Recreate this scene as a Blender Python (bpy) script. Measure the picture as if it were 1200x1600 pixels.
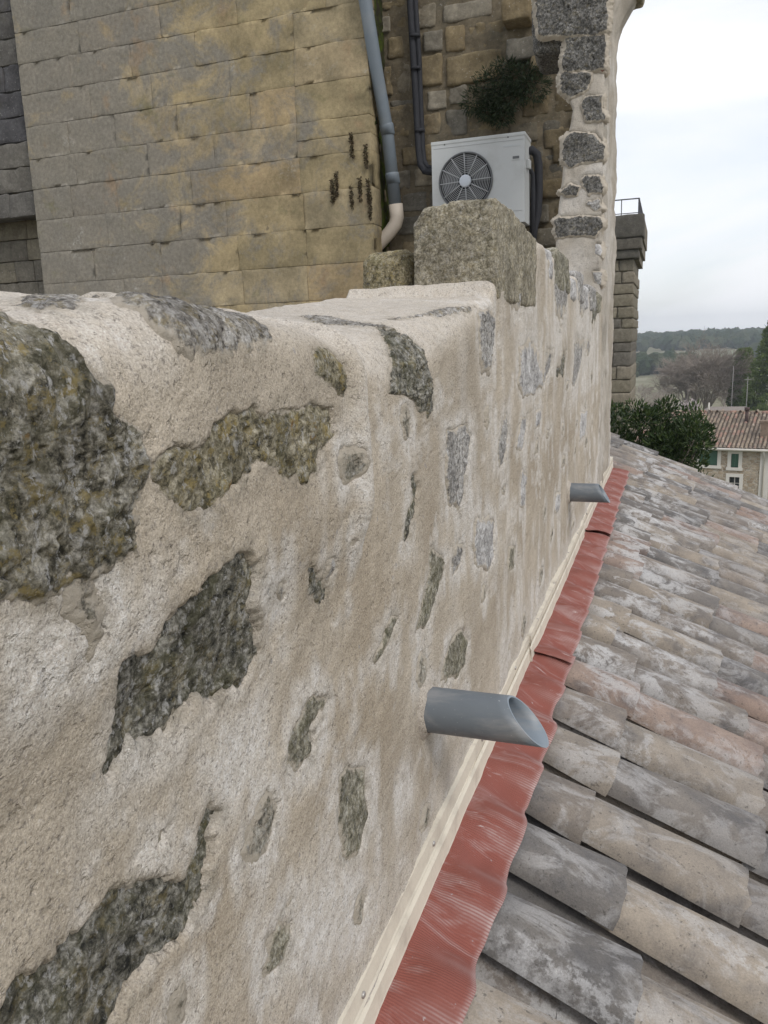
import bpy, bmesh, math, random
import numpy as np
from mathutils import Vector, Matrix
random.seed(7); RNG = np.random.default_rng(7)
for o in list(bpy.data.objects): bpy.data.objects.remove(o)
SC = bpy.context.scene
COL = SC.collection

# ------------------------------------------------------------------ camera (eye level is z = 0)
cam = bpy.data.cameras.new("camera"); camo = bpy.data.objects.new("camera", cam); COL.objects.link(camo)
R3 = [[0.943478, -0.035928, 0.329483], [0.329671, 0.204193, -0.921749], [-0.034162, 0.978271, 0.204496]]
M = Matrix(R3).to_4x4(); M.translation = Vector((.42, 0, 0)); camo.matrix_world = M
cam.sensor_fit = 'VERTICAL'; cam.sensor_height = 24; cam.lens = 1250/1600*24
cam.clip_start = .02; cam.clip_end = 6000
SC.camera = camo

# ------------------------------------------------------------------ sky, sun, exposure
SUN_EL, SUN_AZ = 42, 128          # degrees; azimuth measured from +Y towards +X
w = bpy.data.worlds.new("World"); SC.world = w; w.use_nodes = True
nt = w.node_tree; nt.nodes.clear()
def wn(t): return nt.nodes.new(t)
sky = wn('ShaderNodeTexSky'); sky.sky_type = 'NISHITA'; sky.sun_disc = False
sky.sun_elevation = math.radians(SUN_EL); sky.sun_rotation = math.radians(SUN_AZ)
sky.air_density = 1.0; sky.dust_density = 2.0; sky.ozone_density = 1.5
tc = wn('ShaderNodeTexCoord'); mp = wn('ShaderNodeMapping'); mp.inputs['Scale'].default_value = (1.1, 1.1, 4.0)
mp.inputs['Rotation'].default_value = (.2, .1, .6)
no = wn('ShaderNodeTexNoise'); no.inputs['Scale'].default_value = 1.5; no.inputs['Detail'].default_value = 5; no.inputs['Roughness'].default_value = .5
no.inputs['Distortion'].default_value = .4
rp = wn('ShaderNodeValToRGB'); rp.color_ramp.elements[0].position = .38; rp.color_ramp.elements[0].color = (.50, .50, .50, 1)
rp.color_ramp.elements[1].position = .60; rp.color_ramp.elements[1].color = (1, 1, 1, 1)
mx = wn('ShaderNodeMix'); mx.data_type = 'RGBA'; mx.inputs['B'].default_value = (10.7, 10.85, 11.15, 1)
bg = wn('ShaderNodeBackground'); bg.inputs['Strength'].default_value = .10
out = wn('ShaderNodeOutputWorld')
L = nt.links.new
L(tc.outputs['Generated'], mp.inputs['Vector']); L(mp.outputs['Vector'], no.inputs['Vector']); L(no.outputs['Fac'], rp.inputs['Fac'])
L(rp.outputs['Color'], mx.inputs['Factor']); gain = wn('ShaderNodeVectorMath'); gain.operation = 'SCALE'; gain.inputs['Scale'].default_value = 1.9
L(sky.outputs['Color'], gain.inputs[0]); L(gain.outputs[0], mx.inputs['A']); L(mx.outputs['Result'], bg.inputs['Color']); L(bg.outputs['Background'], out.inputs['Surface'])
sl = bpy.data.lights.new("sun", 'SUN'); sl.energy = 1.45; sl.angle = math.radians(14); sl.color = (1.0, .965, .91)
so = bpy.data.objects.new("sun", sl); COL.objects.link(so)
e, a = math.radians(SUN_EL), math.radians(SUN_AZ)
sd = Vector((math.cos(e)*math.sin(a), math.cos(e)*math.cos(a), math.sin(e)))
so.rotation_euler = sd.to_track_quat('Z', 'Y').to_euler(); so.location = sd*40
SC.view_settings.view_transform = 'Standard'; SC.view_settings.look = 'None'
SC.view_settings.exposure = 0.0; SC.view_settings.gamma = 1.0; SC.view_settings.use_curve_mapping = False
SC.cycles.use_denoising = True
SC.cycles.max_bounces = 8; SC.cycles.diffuse_bounces = 4; SC.cycles.transparent_max_bounces = 16
# ------------------------------------------------------------------ numpy noise
def _h(ix, iy, iz, s):
    h = (ix.astype(np.uint32)*np.uint32(374761393) + iy.astype(np.uint32)*np.uint32(668265263)
         + iz.astype(np.uint32)*np.uint32(2246822519) + np.uint32(s*3266489917 & 0xffffffff))
    h = (h ^ (h >> np.uint32(13)))*np.uint32(1274126177)
    h = h ^ (h >> np.uint32(16))
    return (h & np.uint32(0xffff)).astype(np.float32)/32767.5 - 1.0

def vnoise(x, y, z, s=0):
    x = np.asarray(x, np.float32); y = np.asarray(y, np.float32); z = np.asarray(z, np.float32)
    x, y, z = np.broadcast_arrays(x, y, z)
    fx, fy, fz = np.floor(x), np.floor(y), np.floor(z)
    ux, uy, uz = x-fx, y-fy, z-fz
    ix, iy, iz = fx.astype(np.int64), fy.astype(np.int64), fz.astype(np.int64)
    ux = ux*ux*(3-2*ux); uy = uy*uy*(3-2*uy); uz = uz*uz*(3-2*uz)
    def L(a, b, t): return a+(b-a)*t
    c = [[[_h(ix+i, iy+j, iz+k, s) for k in (0, 1)] for j in (0, 1)] for i in (0, 1)]
    return L(L(L(c[0][0][0], c[1][0][0], ux), L(c[0][1][0], c[1][1][0], ux), uy),
             L(L(c[0][0][1], c[1][0][1], ux), L(c[0][1][1], c[1][1][1], ux), uy), uz)

def fbm(P, scale, octv=4, s=0, gain=.5, billow=False):
    r = 0.0; a = 1.0; f = 1.0/scale; tot = 0
    x, y, z = P[..., 0], P[..., 1], P[..., 2]
    for o in range(octv):
        n = vnoise((.8*x+.6*z)*f+o*7.3, (y+.1*x)*f+o*3.1, (.8*z-.6*x)*f+o*5.7, s+o)
        if billow: n = np.abs(n)*2-.7
        r = r+a*n; tot += a; a *= gain; f *= 2.03
    return r/tot

def sstep(a, b, v):
    t = np.clip((v-a)/(b-a), 0, 1); return t*t*(3-2*t)

def poly_sd(U, V, poly):
    """signed distance (negative inside) of points to a closed polygon"""
    p = np.asarray(poly, np.float64); q = np.roll(p, -1, 0)
    d2 = np.full(U.shape, 1e9); ins = np.zeros(U.shape, bool)
    for (ax, ay), (bx, by) in zip(p, q):
        ex, ey = bx-ax, by-ay
        t = np.clip(((U-ax)*ex+(V-ay)*ey)/(ex*ex+ey*ey+1e-12), 0, 1)
        d2 = np.minimum(d2, (U-ax-t*ex)**2+(V-ay-t*ey)**2)
        if ay != by:
            c = ((ay > V) != (by > V)) & (U < (bx-ax)*(V-ay)/(by-ay)+ax)
            ins ^= c
    d = np.sqrt(d2)
    return np.where(ins, -d, d)

# ------------------------------------------------------------------ the parapet's section
# x = 0 is the rendered face on the roof side, y runs along the wall, z = 0 is eye level
WT = .40                                                     # thickness
_ZF = np.array([(-.6, .0), (.43, .004), (.50, .008), (.57, .018), (.66, .024), (.83, .016), (1.02, .0), (1.09, .006),
                (1.2, .02), (1.6, .055), (1.85, .082), (2.045, .112), (2.075, .152), (2.3, .158), (2.68, .175), (2.76, .21), (2.79, .325), (2.93, .325), (2.97, .295),
                (3.12, .30), (3.17, .315), (3.5, .30), (3.9, .25), (3.94, .285), (4.25, .28), (4.3, .235), (4.6, .255), (5.0, .235), (5.6, .235)])
_ZB = np.array([(-.6, .045), (.6, .05), (.75, .062), (1.0, .064), (1.2, .060), (1.3, .055), (1.38, .072), (1.7, .10), (2.045, .125), (2.075, .15),
                (2.7, .15), (2.8, .3), (3.9, .24), (5.6, .22)])
_RR = np.array([(-.6, .05), (.55, .05), (.62, .035), (.95, .035), (1.08, .06), (1.2, .10), (1.45, .10), (1.75, .06), (2.0, .035), (5.6, .03)])
def zf_(y): return np.interp(y, _ZF[:, 0], _ZF[:, 1])
def zb_(y): return np.interp(y, _ZB[:, 0], _ZB[:, 1])
def rr_(y): return np.interp(y, _RR[:, 0], _RR[:, 1])
def parapet_base(y, t):
    """t < -.1: height on the face; to 0: up to the rounded edge; then round the edge, over the top, down the back"""
    zf, zb, r = zf_(y), zb_(y), rr_(y)
    al = np.arctan2(zb-zf, WT); A = np.pi/2-al
    a = np.clip(t/r, 0, A)
    x = -r+r*np.cos(a)
    z = np.where(t < -.1, t, np.where(t < 0, -.1+(t+.1)*10*(zf-r+.1), zf-r+r*np.sin(a)))
    nx, nz = np.cos(a), np.sin(a)
    l = np.clip(t-A*r, 0, None); L = (WT+x)/np.maximum(np.sin(A), .2)
    lt = np.minimum(l, L)
    x = x-np.sin(A)*lt; z = z+np.cos(A)*lt
    dn = np.clip(l-L, 0, None); z = z-dn
    bk = sstep(-.02, .02, l-L)
    nx = nx*(1-bk)-bk; nz = nz*(1-bk)
    n = np.sqrt(nx*nx+nz*nz)+1e-6
    return np.stack([x, y+0*x, z], -1), np.stack([nx/n, 0*nx, nz/n], -1)
def pier_front(u, v):
    return np.stack([u, 5.4+0*u, v], -1), np.stack([0*u, 0*u-1, 0*u], -1)
def wall_relief(B, Y, T):
    """slow swells of the render; its near length was laid thicker and its edge stands proud of the next length"""
    edge = 1.055+fbm(B, .06, 3, 6)*.02
    up = sstep(-.34, -.20, T)
    return fbm(B, .30, 3, 1)*.009+.022*(1-sstep(-.012, .012, Y-edge))*up+.016*sstep(.035, .0, np.abs(Y-1.03))*up
# outlines measured on the wall: (metres along the wall, metres up the section)
WALL_STONES = [
 ([(0.2,0.1),(0.5,0.1),(0.444,0.052),(0.474,0.048),(0.486,0.036),(0.486,0.024),(0.504,0.012),(0.498,0.0),(0.528,-0.036),(0.528,-0.088),(0.522,-0.14),(0.51,-0.152),(0.468,-0.156),(0.45,-0.156),(0.414,-0.156),(0.378,-0.156),(0.2,-0.175)],'lichen',0.004,1.3),
 ([(0.578,0.05),(0.584,0.028),(0.6,0.014),(0.66,0.006),(0.74,0.008),(0.8,0.016),(0.82,0.03),(0.81,0.05),(0.77,0.08),(0.7,0.1),(0.63,0.085)],'coping',0.003,0.9),
 ([(0.895,0.012),(0.9,-0.015),(0.93,-0.03),(0.985,-0.042),(1.005,-0.02),(1.0,0.015),(0.95,0.03)],'ochre',-0.002,0.7),
 ([(0.546,-0.092),(0.558,-0.076),(0.582,-0.072),(0.624,-0.076),(0.642,-0.06),(0.666,-0.052),(0.738,-0.052),(0.762,-0.064),(0.798,-0.06),(0.852,-0.052),(0.948,-0.06),(0.96,-0.112),(0.942,-0.128),(0.906,-0.128),(0.882,-0.148),(0.852,-0.156),(0.81,-0.14),(0.78,-0.12),(0.738,-0.112),(0.702,-0.12),(0.654,-0.144),(0.624,-0.148),(0.588,-0.14),(0.564,-0.128),(0.558,-0.116)],'ochre',-0.006,1),
 ([(0.66,-0.2),(0.702,-0.204),(0.732,-0.216),(0.732,-0.26),(0.75,-0.332),(0.72,-0.352),(0.714,-0.364),(0.654,-0.348),(0.594,-0.324),(0.564,-0.336),(0.522,-0.328),(0.51,-0.336),(0.486,-0.34),(0.48,-0.328),(0.486,-0.284),(0.486,-0.252),(0.492,-0.236),(0.534,-0.252),(0.546,-0.232),(0.558,-0.224),(0.588,-0.22),(0.624,-0.208),(0.63,-0.2)],'dark',-0.012,1.2),
 ([(0.318,-0.46),(0.354,-0.424),(0.372,-0.424),(0.384,-0.432),(0.402,-0.452),(0.42,-0.44),(0.45,-0.44),(0.462,-0.436),(0.486,-0.44),(0.528,-0.46),(0.57,-0.492),(0.594,-0.472),(0.606,-0.46),(0.624,-0.444),(0.648,-0.468),(0.63,-0.48),(0.636,-0.5),(0.612,-0.52),(0.588,-0.54),(0.558,-0.552),(0.516,-0.536),(0.498,-0.544),(0.474,-0.548),(0.456,-0.564),(0.396,-0.576)],'dark',-0.013,1.2),
 ([(0.348,-0.3),(0.372,-0.308),(0.384,-0.312),(0.39,-0.316),(0.384,-0.324),(0.372,-0.328),(0.366,-0.336),(0.348,-0.34)],'dark',-0.008,1),
 ([(0.888,-0.444),(0.924,-0.456),(0.96,-0.48),(0.924,-0.484),(0.876,-0.488),(0.894,-0.516),(0.87,-0.536),(0.822,-0.52),(0.798,-0.5),(0.81,-0.472),(0.834,-0.46),(0.852,-0.448)],'olive',-0.006,0.8),
 ([(0.96,-0.6),(1.026,-0.628),(1.056,-0.648),(1.062,-0.688),(1.05,-0.728),(1.002,-0.752),(0.966,-0.74),(0.936,-0.688),(0.942,-0.64)],'olive',-0.004,0.6),
 ([(0.786,-0.672),(0.798,-0.684),(0.762,-0.68),(0.786,-0.724),(0.768,-0.74),(0.732,-0.744),(0.702,-0.728),(0.69,-0.7),(0.714,-0.7),(0.72,-0.68),(0.75,-0.672)],'olive',-0.005,0.7),
 ([(1.38,0.136),(1.4,0.112),(1.42,0.076),(1.44,0.04),(1.46,-0.016),(1.48,-0.124),(1.44,-0.14),(1.38,-0.116),(1.32,-0.064),(1.22,0.0),(1.24,0.024),(1.28,0.052),(1.32,0.092)],'dark',0.0,1.5),
 ([(1.34,-0.224),(1.36,-0.252),(1.34,-0.296),(1.28,-0.328),(1.26,-0.328),(1.28,-0.292),(1.32,-0.268),(1.32,-0.232)],'dark',-0.006,1),
 ([(1.58,-0.172),(1.72,-0.18),(1.78,-0.208),(1.72,-0.288),(1.68,-0.368),(1.58,-0.332),(1.56,-0.268)],'grey',-0.002,0.7),
 ([(1.44,-0.384),(1.54,-0.432),(1.52,-0.472),(1.46,-0.516),(1.4,-0.54),(1.34,-0.512),(1.38,-0.464),(1.42,-0.424)],'olive',-0.003,0.7),
 ([(1.64,-0.42),(1.7,-0.444),(1.68,-0.484),(1.62,-0.508),(1.6,-0.488),(1.6,-0.448)],'grey',-0.004,0.9),
 ([(1.82,-0.412),(2.06,-0.468),(2.04,-0.564),(1.98,-0.58),(1.82,-0.528),(1.78,-0.464)],'pale',0.0,0.7),
 ([(1.56,-0.62),(1.66,-0.632),(1.74,-0.688),(1.7,-0.736),(1.62,-0.732),(1.5,-0.688),(1.52,-0.648)],'olive',-0.003,0.6),
 ([(0.924,-0.272),(0.96,-0.276),(0.96,-0.296),(0.942,-0.304)],'grey',-0.004,0.8),
 ([(0.87,-0.264),(0.9,-0.284),(0.9,-0.3),(0.936,-0.316),(0.936,-0.328),(0.918,-0.328),(0.882,-0.292)],'dark',-0.006,0.9),
 ([(0.99,-0.252),(1.014,-0.26),(1.02,-0.276),(1.002,-0.276)],'grey',-0.003,0.7),
 ([(1.182,-0.428),(1.22,-0.452),(1.2,-0.468),(1.152,-0.48),(1.11,-0.496),(1.098,-0.484),(1.128,-0.46)],'olive',-0.003,0.7),
 ([(1.88,0.024),(2.0,0.016),(2.06,-0.016),(2.02,-0.048),(1.98,-0.08),(1.9,-0.08),(1.86,-0.02)],'grey',0.004,1.4),
 ([(2.42,-0.064),(2.68,-0.064),(2.84,-0.096),(2.88,-0.156),(2.76,-0.172),(2.48,-0.18),(2.42,-0.128)],'pale',0.002,0.7),
 ([(2.94,-0.084),(3.1,-0.08),(3.04,-0.116),(2.9,-0.156),(2.88,-0.12)],'grey',-0.002,0.7),
 ([(3.34,-0.096),(3.56,-0.088),(3.48,-0.16),(3.24,-0.148),(3.2,-0.124)],'dark',-0.004,0.9),
 ([(3.92,-0.072),(4.26,-0.072),(4.16,-0.164),(3.92,-0.228),(3.8,-0.208)],'grey',-0.002,0.8),
 ([(4.26,-0.072),(4.72,-0.068),(4.66,-0.1),(4.44,-0.092)],'grey',-0.001,0.7),
 ([(2.16,-0.2),(2.22,-0.188),(2.26,-0.264),(2.2,-0.328),(2.14,-0.348),(2.1,-0.28)],'grey',-0.003,0.7),
 ([(2.46,-0.228),(2.56,-0.232),(2.54,-0.296),(2.48,-0.34),(2.38,-0.316),(2.42,-0.264)],'pale',0.0,0.7),
 ([(2.48,-0.4),(2.56,-0.42),(2.52,-0.52),(2.42,-0.52),(2.44,-0.444)],'pale',0.0,0.7),
 ([(3.28,-0.616),(3.42,-0.644),(3.42,-0.728),(3.26,-0.696)],'pale',0.0,0.6),
 ([(4.26,-0.38),(4.6,-0.392),(4.48,-0.52),(4.22,-0.524)],'pale',0.0,0.6),
 ([(2.36,0.04),(2.7,0.04),(2.6,-0.008),(2.5,-0.016),(2.3,-0.008)],'grey',0.0,0.7),
 ([(3.18,-0.016),(3.58,-0.004),(3.56,-0.036),(3.38,-0.056),(3.2,-0.048)],'grey',0.0,0.7),
 ([(4.06,-0.016),(4.56,0.032),(4.38,-0.028),(4.12,-0.04)],'grey',0.0,0.7),
 ([(4.78,0.024),(5.22,0.032),(5.08,-0.032),(4.76,-0.044)],'dark',0.0,0.7),
 ([(2.26,-0.592),(2.36,-0.608),(2.34,-0.672),(2.24,-0.664)],'olive',-0.002,0.5),
 ([(0.744,-0.252),(0.762,-0.26),(0.756,-0.272),(0.744,-0.264)],'grey',-0.003,0.7),
 ([(0.78,-0.26),(0.798,-0.268),(0.798,-0.284),(0.78,-0.28)],'grey',-0.003,0.7),
 ([(2.74,-0.232),(2.86,-0.232),(2.84,-0.308),(2.72,-0.3)],'pale',0,0.6),
 ([(1.48,0.172),(1.58,0.12),(1.78,0.08),(1.9,0.04),(1.84,0.032),(1.66,0.072),(1.52,0.128)],'coping',0.002,0.7),
 ([(1.46,0.312),(1.48,0.256),(1.42,0.164),(1.4,0.116),(1.36,0.16),(1.38,0.256)],'coping',0.001,0.6),
 ([(0.528,0.104),(0.918,0.396),(1.008,0.412),(0.552,0.064),(0.504,0.068)],'coping',0.001,0.7),
 ([(0.54,-0.424),(0.552,-0.428),(0.546,-0.44),(0.534,-0.436)],'olive',-0.004,0.6)]
PIER_STONES = [
 ([(-0.417,2.08),(0.009,2.011),(0.004,1.772),(-0.066,1.762),(-0.232,1.779),(-0.4,1.81)],'black',0.03,1.4),
 ([(-0.239,1.78),(-0.066,1.755),(0.0,1.766),(-0.003,1.571),(-0.081,1.567),(-0.252,1.59),(-0.26,1.634)],'black',0.02,1.4),
 ([(-0.26,1.591),(-0.081,1.56),(-0.106,1.478),(-0.155,1.449),(-0.204,1.43),(-0.266,1.492)],'black',0.015,1.3),
 ([(-0.142,1.386),(-0.117,1.43),(-0.022,1.418),(-0.001,1.297),(-0.038,1.291),(-0.103,1.291),(-0.127,1.348)],'black',0.012,1),
 ([(-0.24,1.215),(-0.209,1.237),(-0.056,1.213),(-0.005,1.153),(-0.007,1.062),(-0.129,1.056),(-0.207,1.045),(-0.246,1.086)],'black',0.012,0.8),
 ([(-0.139,0.956),(-0.109,0.979),(-0.02,0.971),(-0.007,0.877),(-0.088,0.876)],'black',0.01,1),
 ([(-0.26,0.899),(-0.205,0.94),(-0.147,0.919),(-0.165,0.872),(-0.224,0.874)],'black',0.01,1),
 ([(-0.102,0.818),(-0.029,0.83),(-0.001,0.783),(-0.047,0.768)],'grey',0.004,0.8),
 ([(-0.294,0.731),(-0.262,0.747),(-0.012,0.727),(-0.003,0.67),(-0.044,0.616),(-0.162,0.632),(-0.273,0.633)],'black',0.01,1),
 ([(-0.043,0.57),(-0.004,0.567),(-0.003,0.49),(-0.035,0.515)],'pale',0.002,0.6),
 ([(-0.056,0.405),(-0.001,0.401),(0.001,0.323),(-0.047,0.346)],'grey',0.002,0.6),
 ([(-0.078,1.588),(-0.003,1.582),(-0.003,1.557),(-0.062,1.558)],'brick',0.006,0.4)]
LIME = [
 [(1.188,0.096),(1.194,0.088),(1.032,-0.004),(1.11,-0.112),(1.128,-0.152),(1.008,-0.168),(1.002,-0.128),(1.002,-0.072)],
 [(1.72,-0.336),(1.94,-0.372),(2.12,-0.46),(2.06,-0.612),(1.82,-0.544),(1.7,-0.416)],
 [(2.34,-0.056),(2.76,-0.06),(2.92,-0.156),(2.52,-0.204),(2.38,-0.128)],
 [(0.834,-0.648),(1.24,-0.924),(0.978,-0.924),(0.744,-0.784),(0.738,-0.704)],
 [(0.522,-0.144),(0.558,-0.164),(0.54,-0.24),(0.492,-0.22),(0.504,-0.172)],
 [(0.486,-0.28),(0.642,-0.352),(0.576,-0.38),(0.462,-0.352)],
 [(0.696,-0.596),(0.75,-0.592),(0.69,-0.668),(0.648,-0.656)],
 [(5.34,-0.456),(6.82,-0.584),(6.98,-1.112),(4.58,-1.008),(5.46,-0.72)],
 [(1.54,-0.156),(1.8,-0.168),(1.82,-0.44),(1.52,-0.36)],
 [(1.98,0.016),(2.16,-0.008),(2.18,-0.116),(1.92,-0.1)],
 [(2.42,0.04),(2.76,0.032),(2.62,-0.032),(2.3,-0.024)],
 [(3.82,-0.028),(5.24,0.032),(5.32,-0.292),(3.74,-0.32)],
 [(1.98,-0.168),(2.3,-0.16),(2.26,-0.412),(1.98,-0.328)],
 [(0.786,-0.372),(0.6,-0.38),(0.63,-0.48),(0.768,-0.476)],
 [(0.372,-0.176),(0.462,-0.188),(0.438,-0.24),(0.366,-0.24)],
 [(1.26,-0.728),(1.54,-0.788),(1.64,-0.848),(0.996,-0.848),(0.948,-0.788)],
 [(0.534,0.068),(1.092,0.404),(0.546,0.02),(0.498,0.028)]]
DAMP = [
 [(1.34,-0.72),(1.41,-0.72),(1.4,-0.95),(1.36,-0.98)],
 [(3.7,-0.74),(3.78,-0.74),(3.76,-0.98),(3.72,-0.98)],
 [(0.5,-0.2),(0.62,-0.2),(0.6,-0.26),(0.52,-0.27)],
 [(0.774,-0.104),(1.32,-0.176),(1.28,-0.396),(0.996,-0.408),(0.744,-0.212)],
 [(1.176,-0.2),(1.58,-0.292),(1.28,-0.612),(0.948,-0.44)],
 [(0.582,-0.504),(0.708,-0.532),(0.666,-0.664),(0.516,-0.58)],
 [(1.94,-0.588),(2.64,-0.612),(2.28,-0.804),(1.78,-0.736)],
 [(1.3,0.08),(1.48,-0.148),(1.68,-0.156),(1.94,-0.388),(1.3,-0.24),(1.194,-0.1)],
 [(1.128,0.02),(1.26,-0.04),(1.164,-0.216),(1.11,-0.168)],
 [(2.02,-0.252),(4.04,-0.408),(3.56,-0.644),(2.12,-0.46)],
 [(0.852,-0.4),(1.28,-0.576),(1.2,-0.72),(0.822,-0.584)],
 [(0.594,-0.172),(0.516,-0.176),(0.558,-0.132),(0.756,-0.144)]]
# ------------------------------------------------------------------ object helpers
def link(o, parent=None):
    COL.objects.link(o)
    if parent: o.parent = parent
    return o
def tag(o, label=None, cat=None, group=None, kind=None):
    if label: o['label'] = label
    if cat: o['category'] = cat
    if group: o['group'] = group
    if kind: o['kind'] = kind
    return o
def thing(name, label, cat, loc=(0, 0, 0), group=None):
    o = bpy.data.objects.new(name, None); o.location = loc; o.empty_display_size = .1
    return tag(link(o), label, cat, group)
def mesh_np(name, V, F, mat=None, smooth=True, attrs=None):
    """V (n,3) array, F list of face index arrays each (m,k)"""
    me = bpy.data.meshes.new(name)
    V = np.ascontiguousarray(V, np.float32).reshape(-1, 3)
    F = [np.asarray(f, np.int32) for f in (F if isinstance(F, list) else [F]) if len(f)]
    nl = sum(f.size for f in F); npoly = sum(len(f) for f in F)
    me.vertices.add(len(V)); me.vertices.foreach_set('co', V.ravel())
    me.loops.add(nl); me.polygons.add(npoly)
    me.loops.foreach_set('vertex_index', np.concatenate([f.ravel() for f in F]))
    tot = np.concatenate([np.full(len(f), f.shape[1], np.int32) for f in F])
    st = np.concatenate([[0], np.cumsum(tot)[:-1]]).astype(np.int32)
    me.polygons.foreach_set('loop_start', st); me.polygons.foreach_set('loop_total', tot)
    me.polygons.foreach_set('use_smooth', np.full(npoly, smooth, bool))
    if attrs:
        for k, v in attrs.items():
            at = me.attributes.new(k, 'FLOAT_COLOR', 'POINT')
            c = np.ones((len(V), 4), np.float32); c[:, :v.shape[1]] = v
            at.data.foreach_set('color', c.ravel())
    me.update(); me.validate()
    if mat: me.materials.append(mat)
    return me
def grid_faces(nu, nv, keep=None):
    i = np.arange(nu*nv).reshape(nu, nv)
    q = np.stack([i[:-1, :-1], i[1:, :-1], i[1:, 1:], i[:-1, 1:]], -1)
    if keep is not None: q = q[keep]
    return q.reshape(-1, 4)
def compact(V, F, *extra):
    u, inv = np.unique(F, return_inverse=True)
    return (V[u], inv.reshape(F.shape)) + tuple(e[u] for e in extra)
def put(name, me, parent=None, loc=None, rot=None, color=None):
    o = bpy.data.objects.new(name, me)
    if loc is not None: o.location = loc
    if rot is not None: o.rotation_euler = rot
    if color is not None: o.color = (*color, 1) if len(color) == 3 else color
    return link(o, parent)

class MB:
    """collects boxes, tubes, lathes into one mesh"""
    def __init__(s): s.v = []; s.f = []
    def add(s, V, F):
        b = len(s.v); s.v += [tuple(map(float, p)) for p in V]; s.f += [tuple(i+b for i in f) for f in F]; return s
    def box(s, x0, x1, y0, y1, z0, z1, M=None):
        V = [Vector((x, y, z)) for x in (x0, x1) for y in (y0, y1) for z in (z0, z1)]
        if M: V = [M @ v for v in V]
        return s.add(V, [(0, 1, 3, 2), (4, 6, 7, 5), (0, 4, 5, 1), (2, 3, 7, 6), (0, 2, 6, 4), (1, 5, 7, 3)])
    def tube(s, pts, r, n=8, cap=True):
        pts = [Vector(p) for p in pts]; rs = r if isinstance(r, (list, tuple)) else [r]*len(pts)
        V = []; F = []; up = None
        for i, p in enumerate(pts):
            d = (pts[min(i+1, len(pts)-1)]-pts[max(i-1, 0)])
            d = d.normalized() if d.length > 1e-9 else Vector((0, 0, 1))
            if up is None: up = d.orthogonal().normalized()
            up = (up-d*up.dot(d)); up = up.normalized() if up.length > 1e-6 else d.orthogonal().normalized()
            sd_ = d.cross(up)
            for k in range(n):
                a_ = 2*math.pi*k/n; V.append(p+(up*math.cos(a_)+sd_*math.sin(a_))*rs[i])
        for i in range(len(pts)-1):
            for k in range(n):
                F.append((i*n+k, i*n+(k+1) % n, (i+1)*n+(k+1) % n, (i+1)*n+k))
        if cap: F += [tuple(range(n))[::-1], tuple((len(pts)-1)*n+k for k in range(n))]
        return s.add(V, F)
    def quad(s, a, b, c, d): return s.add([a, b, c, d], [(0, 1, 2, 3)])
    def mesh(s, name, mat=None, smooth=False, bevel=0):
        me = bpy.data.meshes.new(name); me.from_pydata(s.v, [], s.f)
        if bevel:
            bm = bmesh.new(); bm.from_mesh(me)
            bmesh.ops.bevel(bm, geom=bm.edges[:], offset=bevel, segments=2, affect='EDGES', profile=.5)
            bm.to_mesh(me); bm.free()
        me.polygons.foreach_set('use_smooth', [smooth]*len(me.polygons))
        if mat: me.materials.append(mat)
        me.update(); return me
    def obj(s, name, mat=None, parent=None, smooth=False, bevel=0):
        return put(name, s.mesh(name, mat, smooth, bevel), parent)

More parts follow.
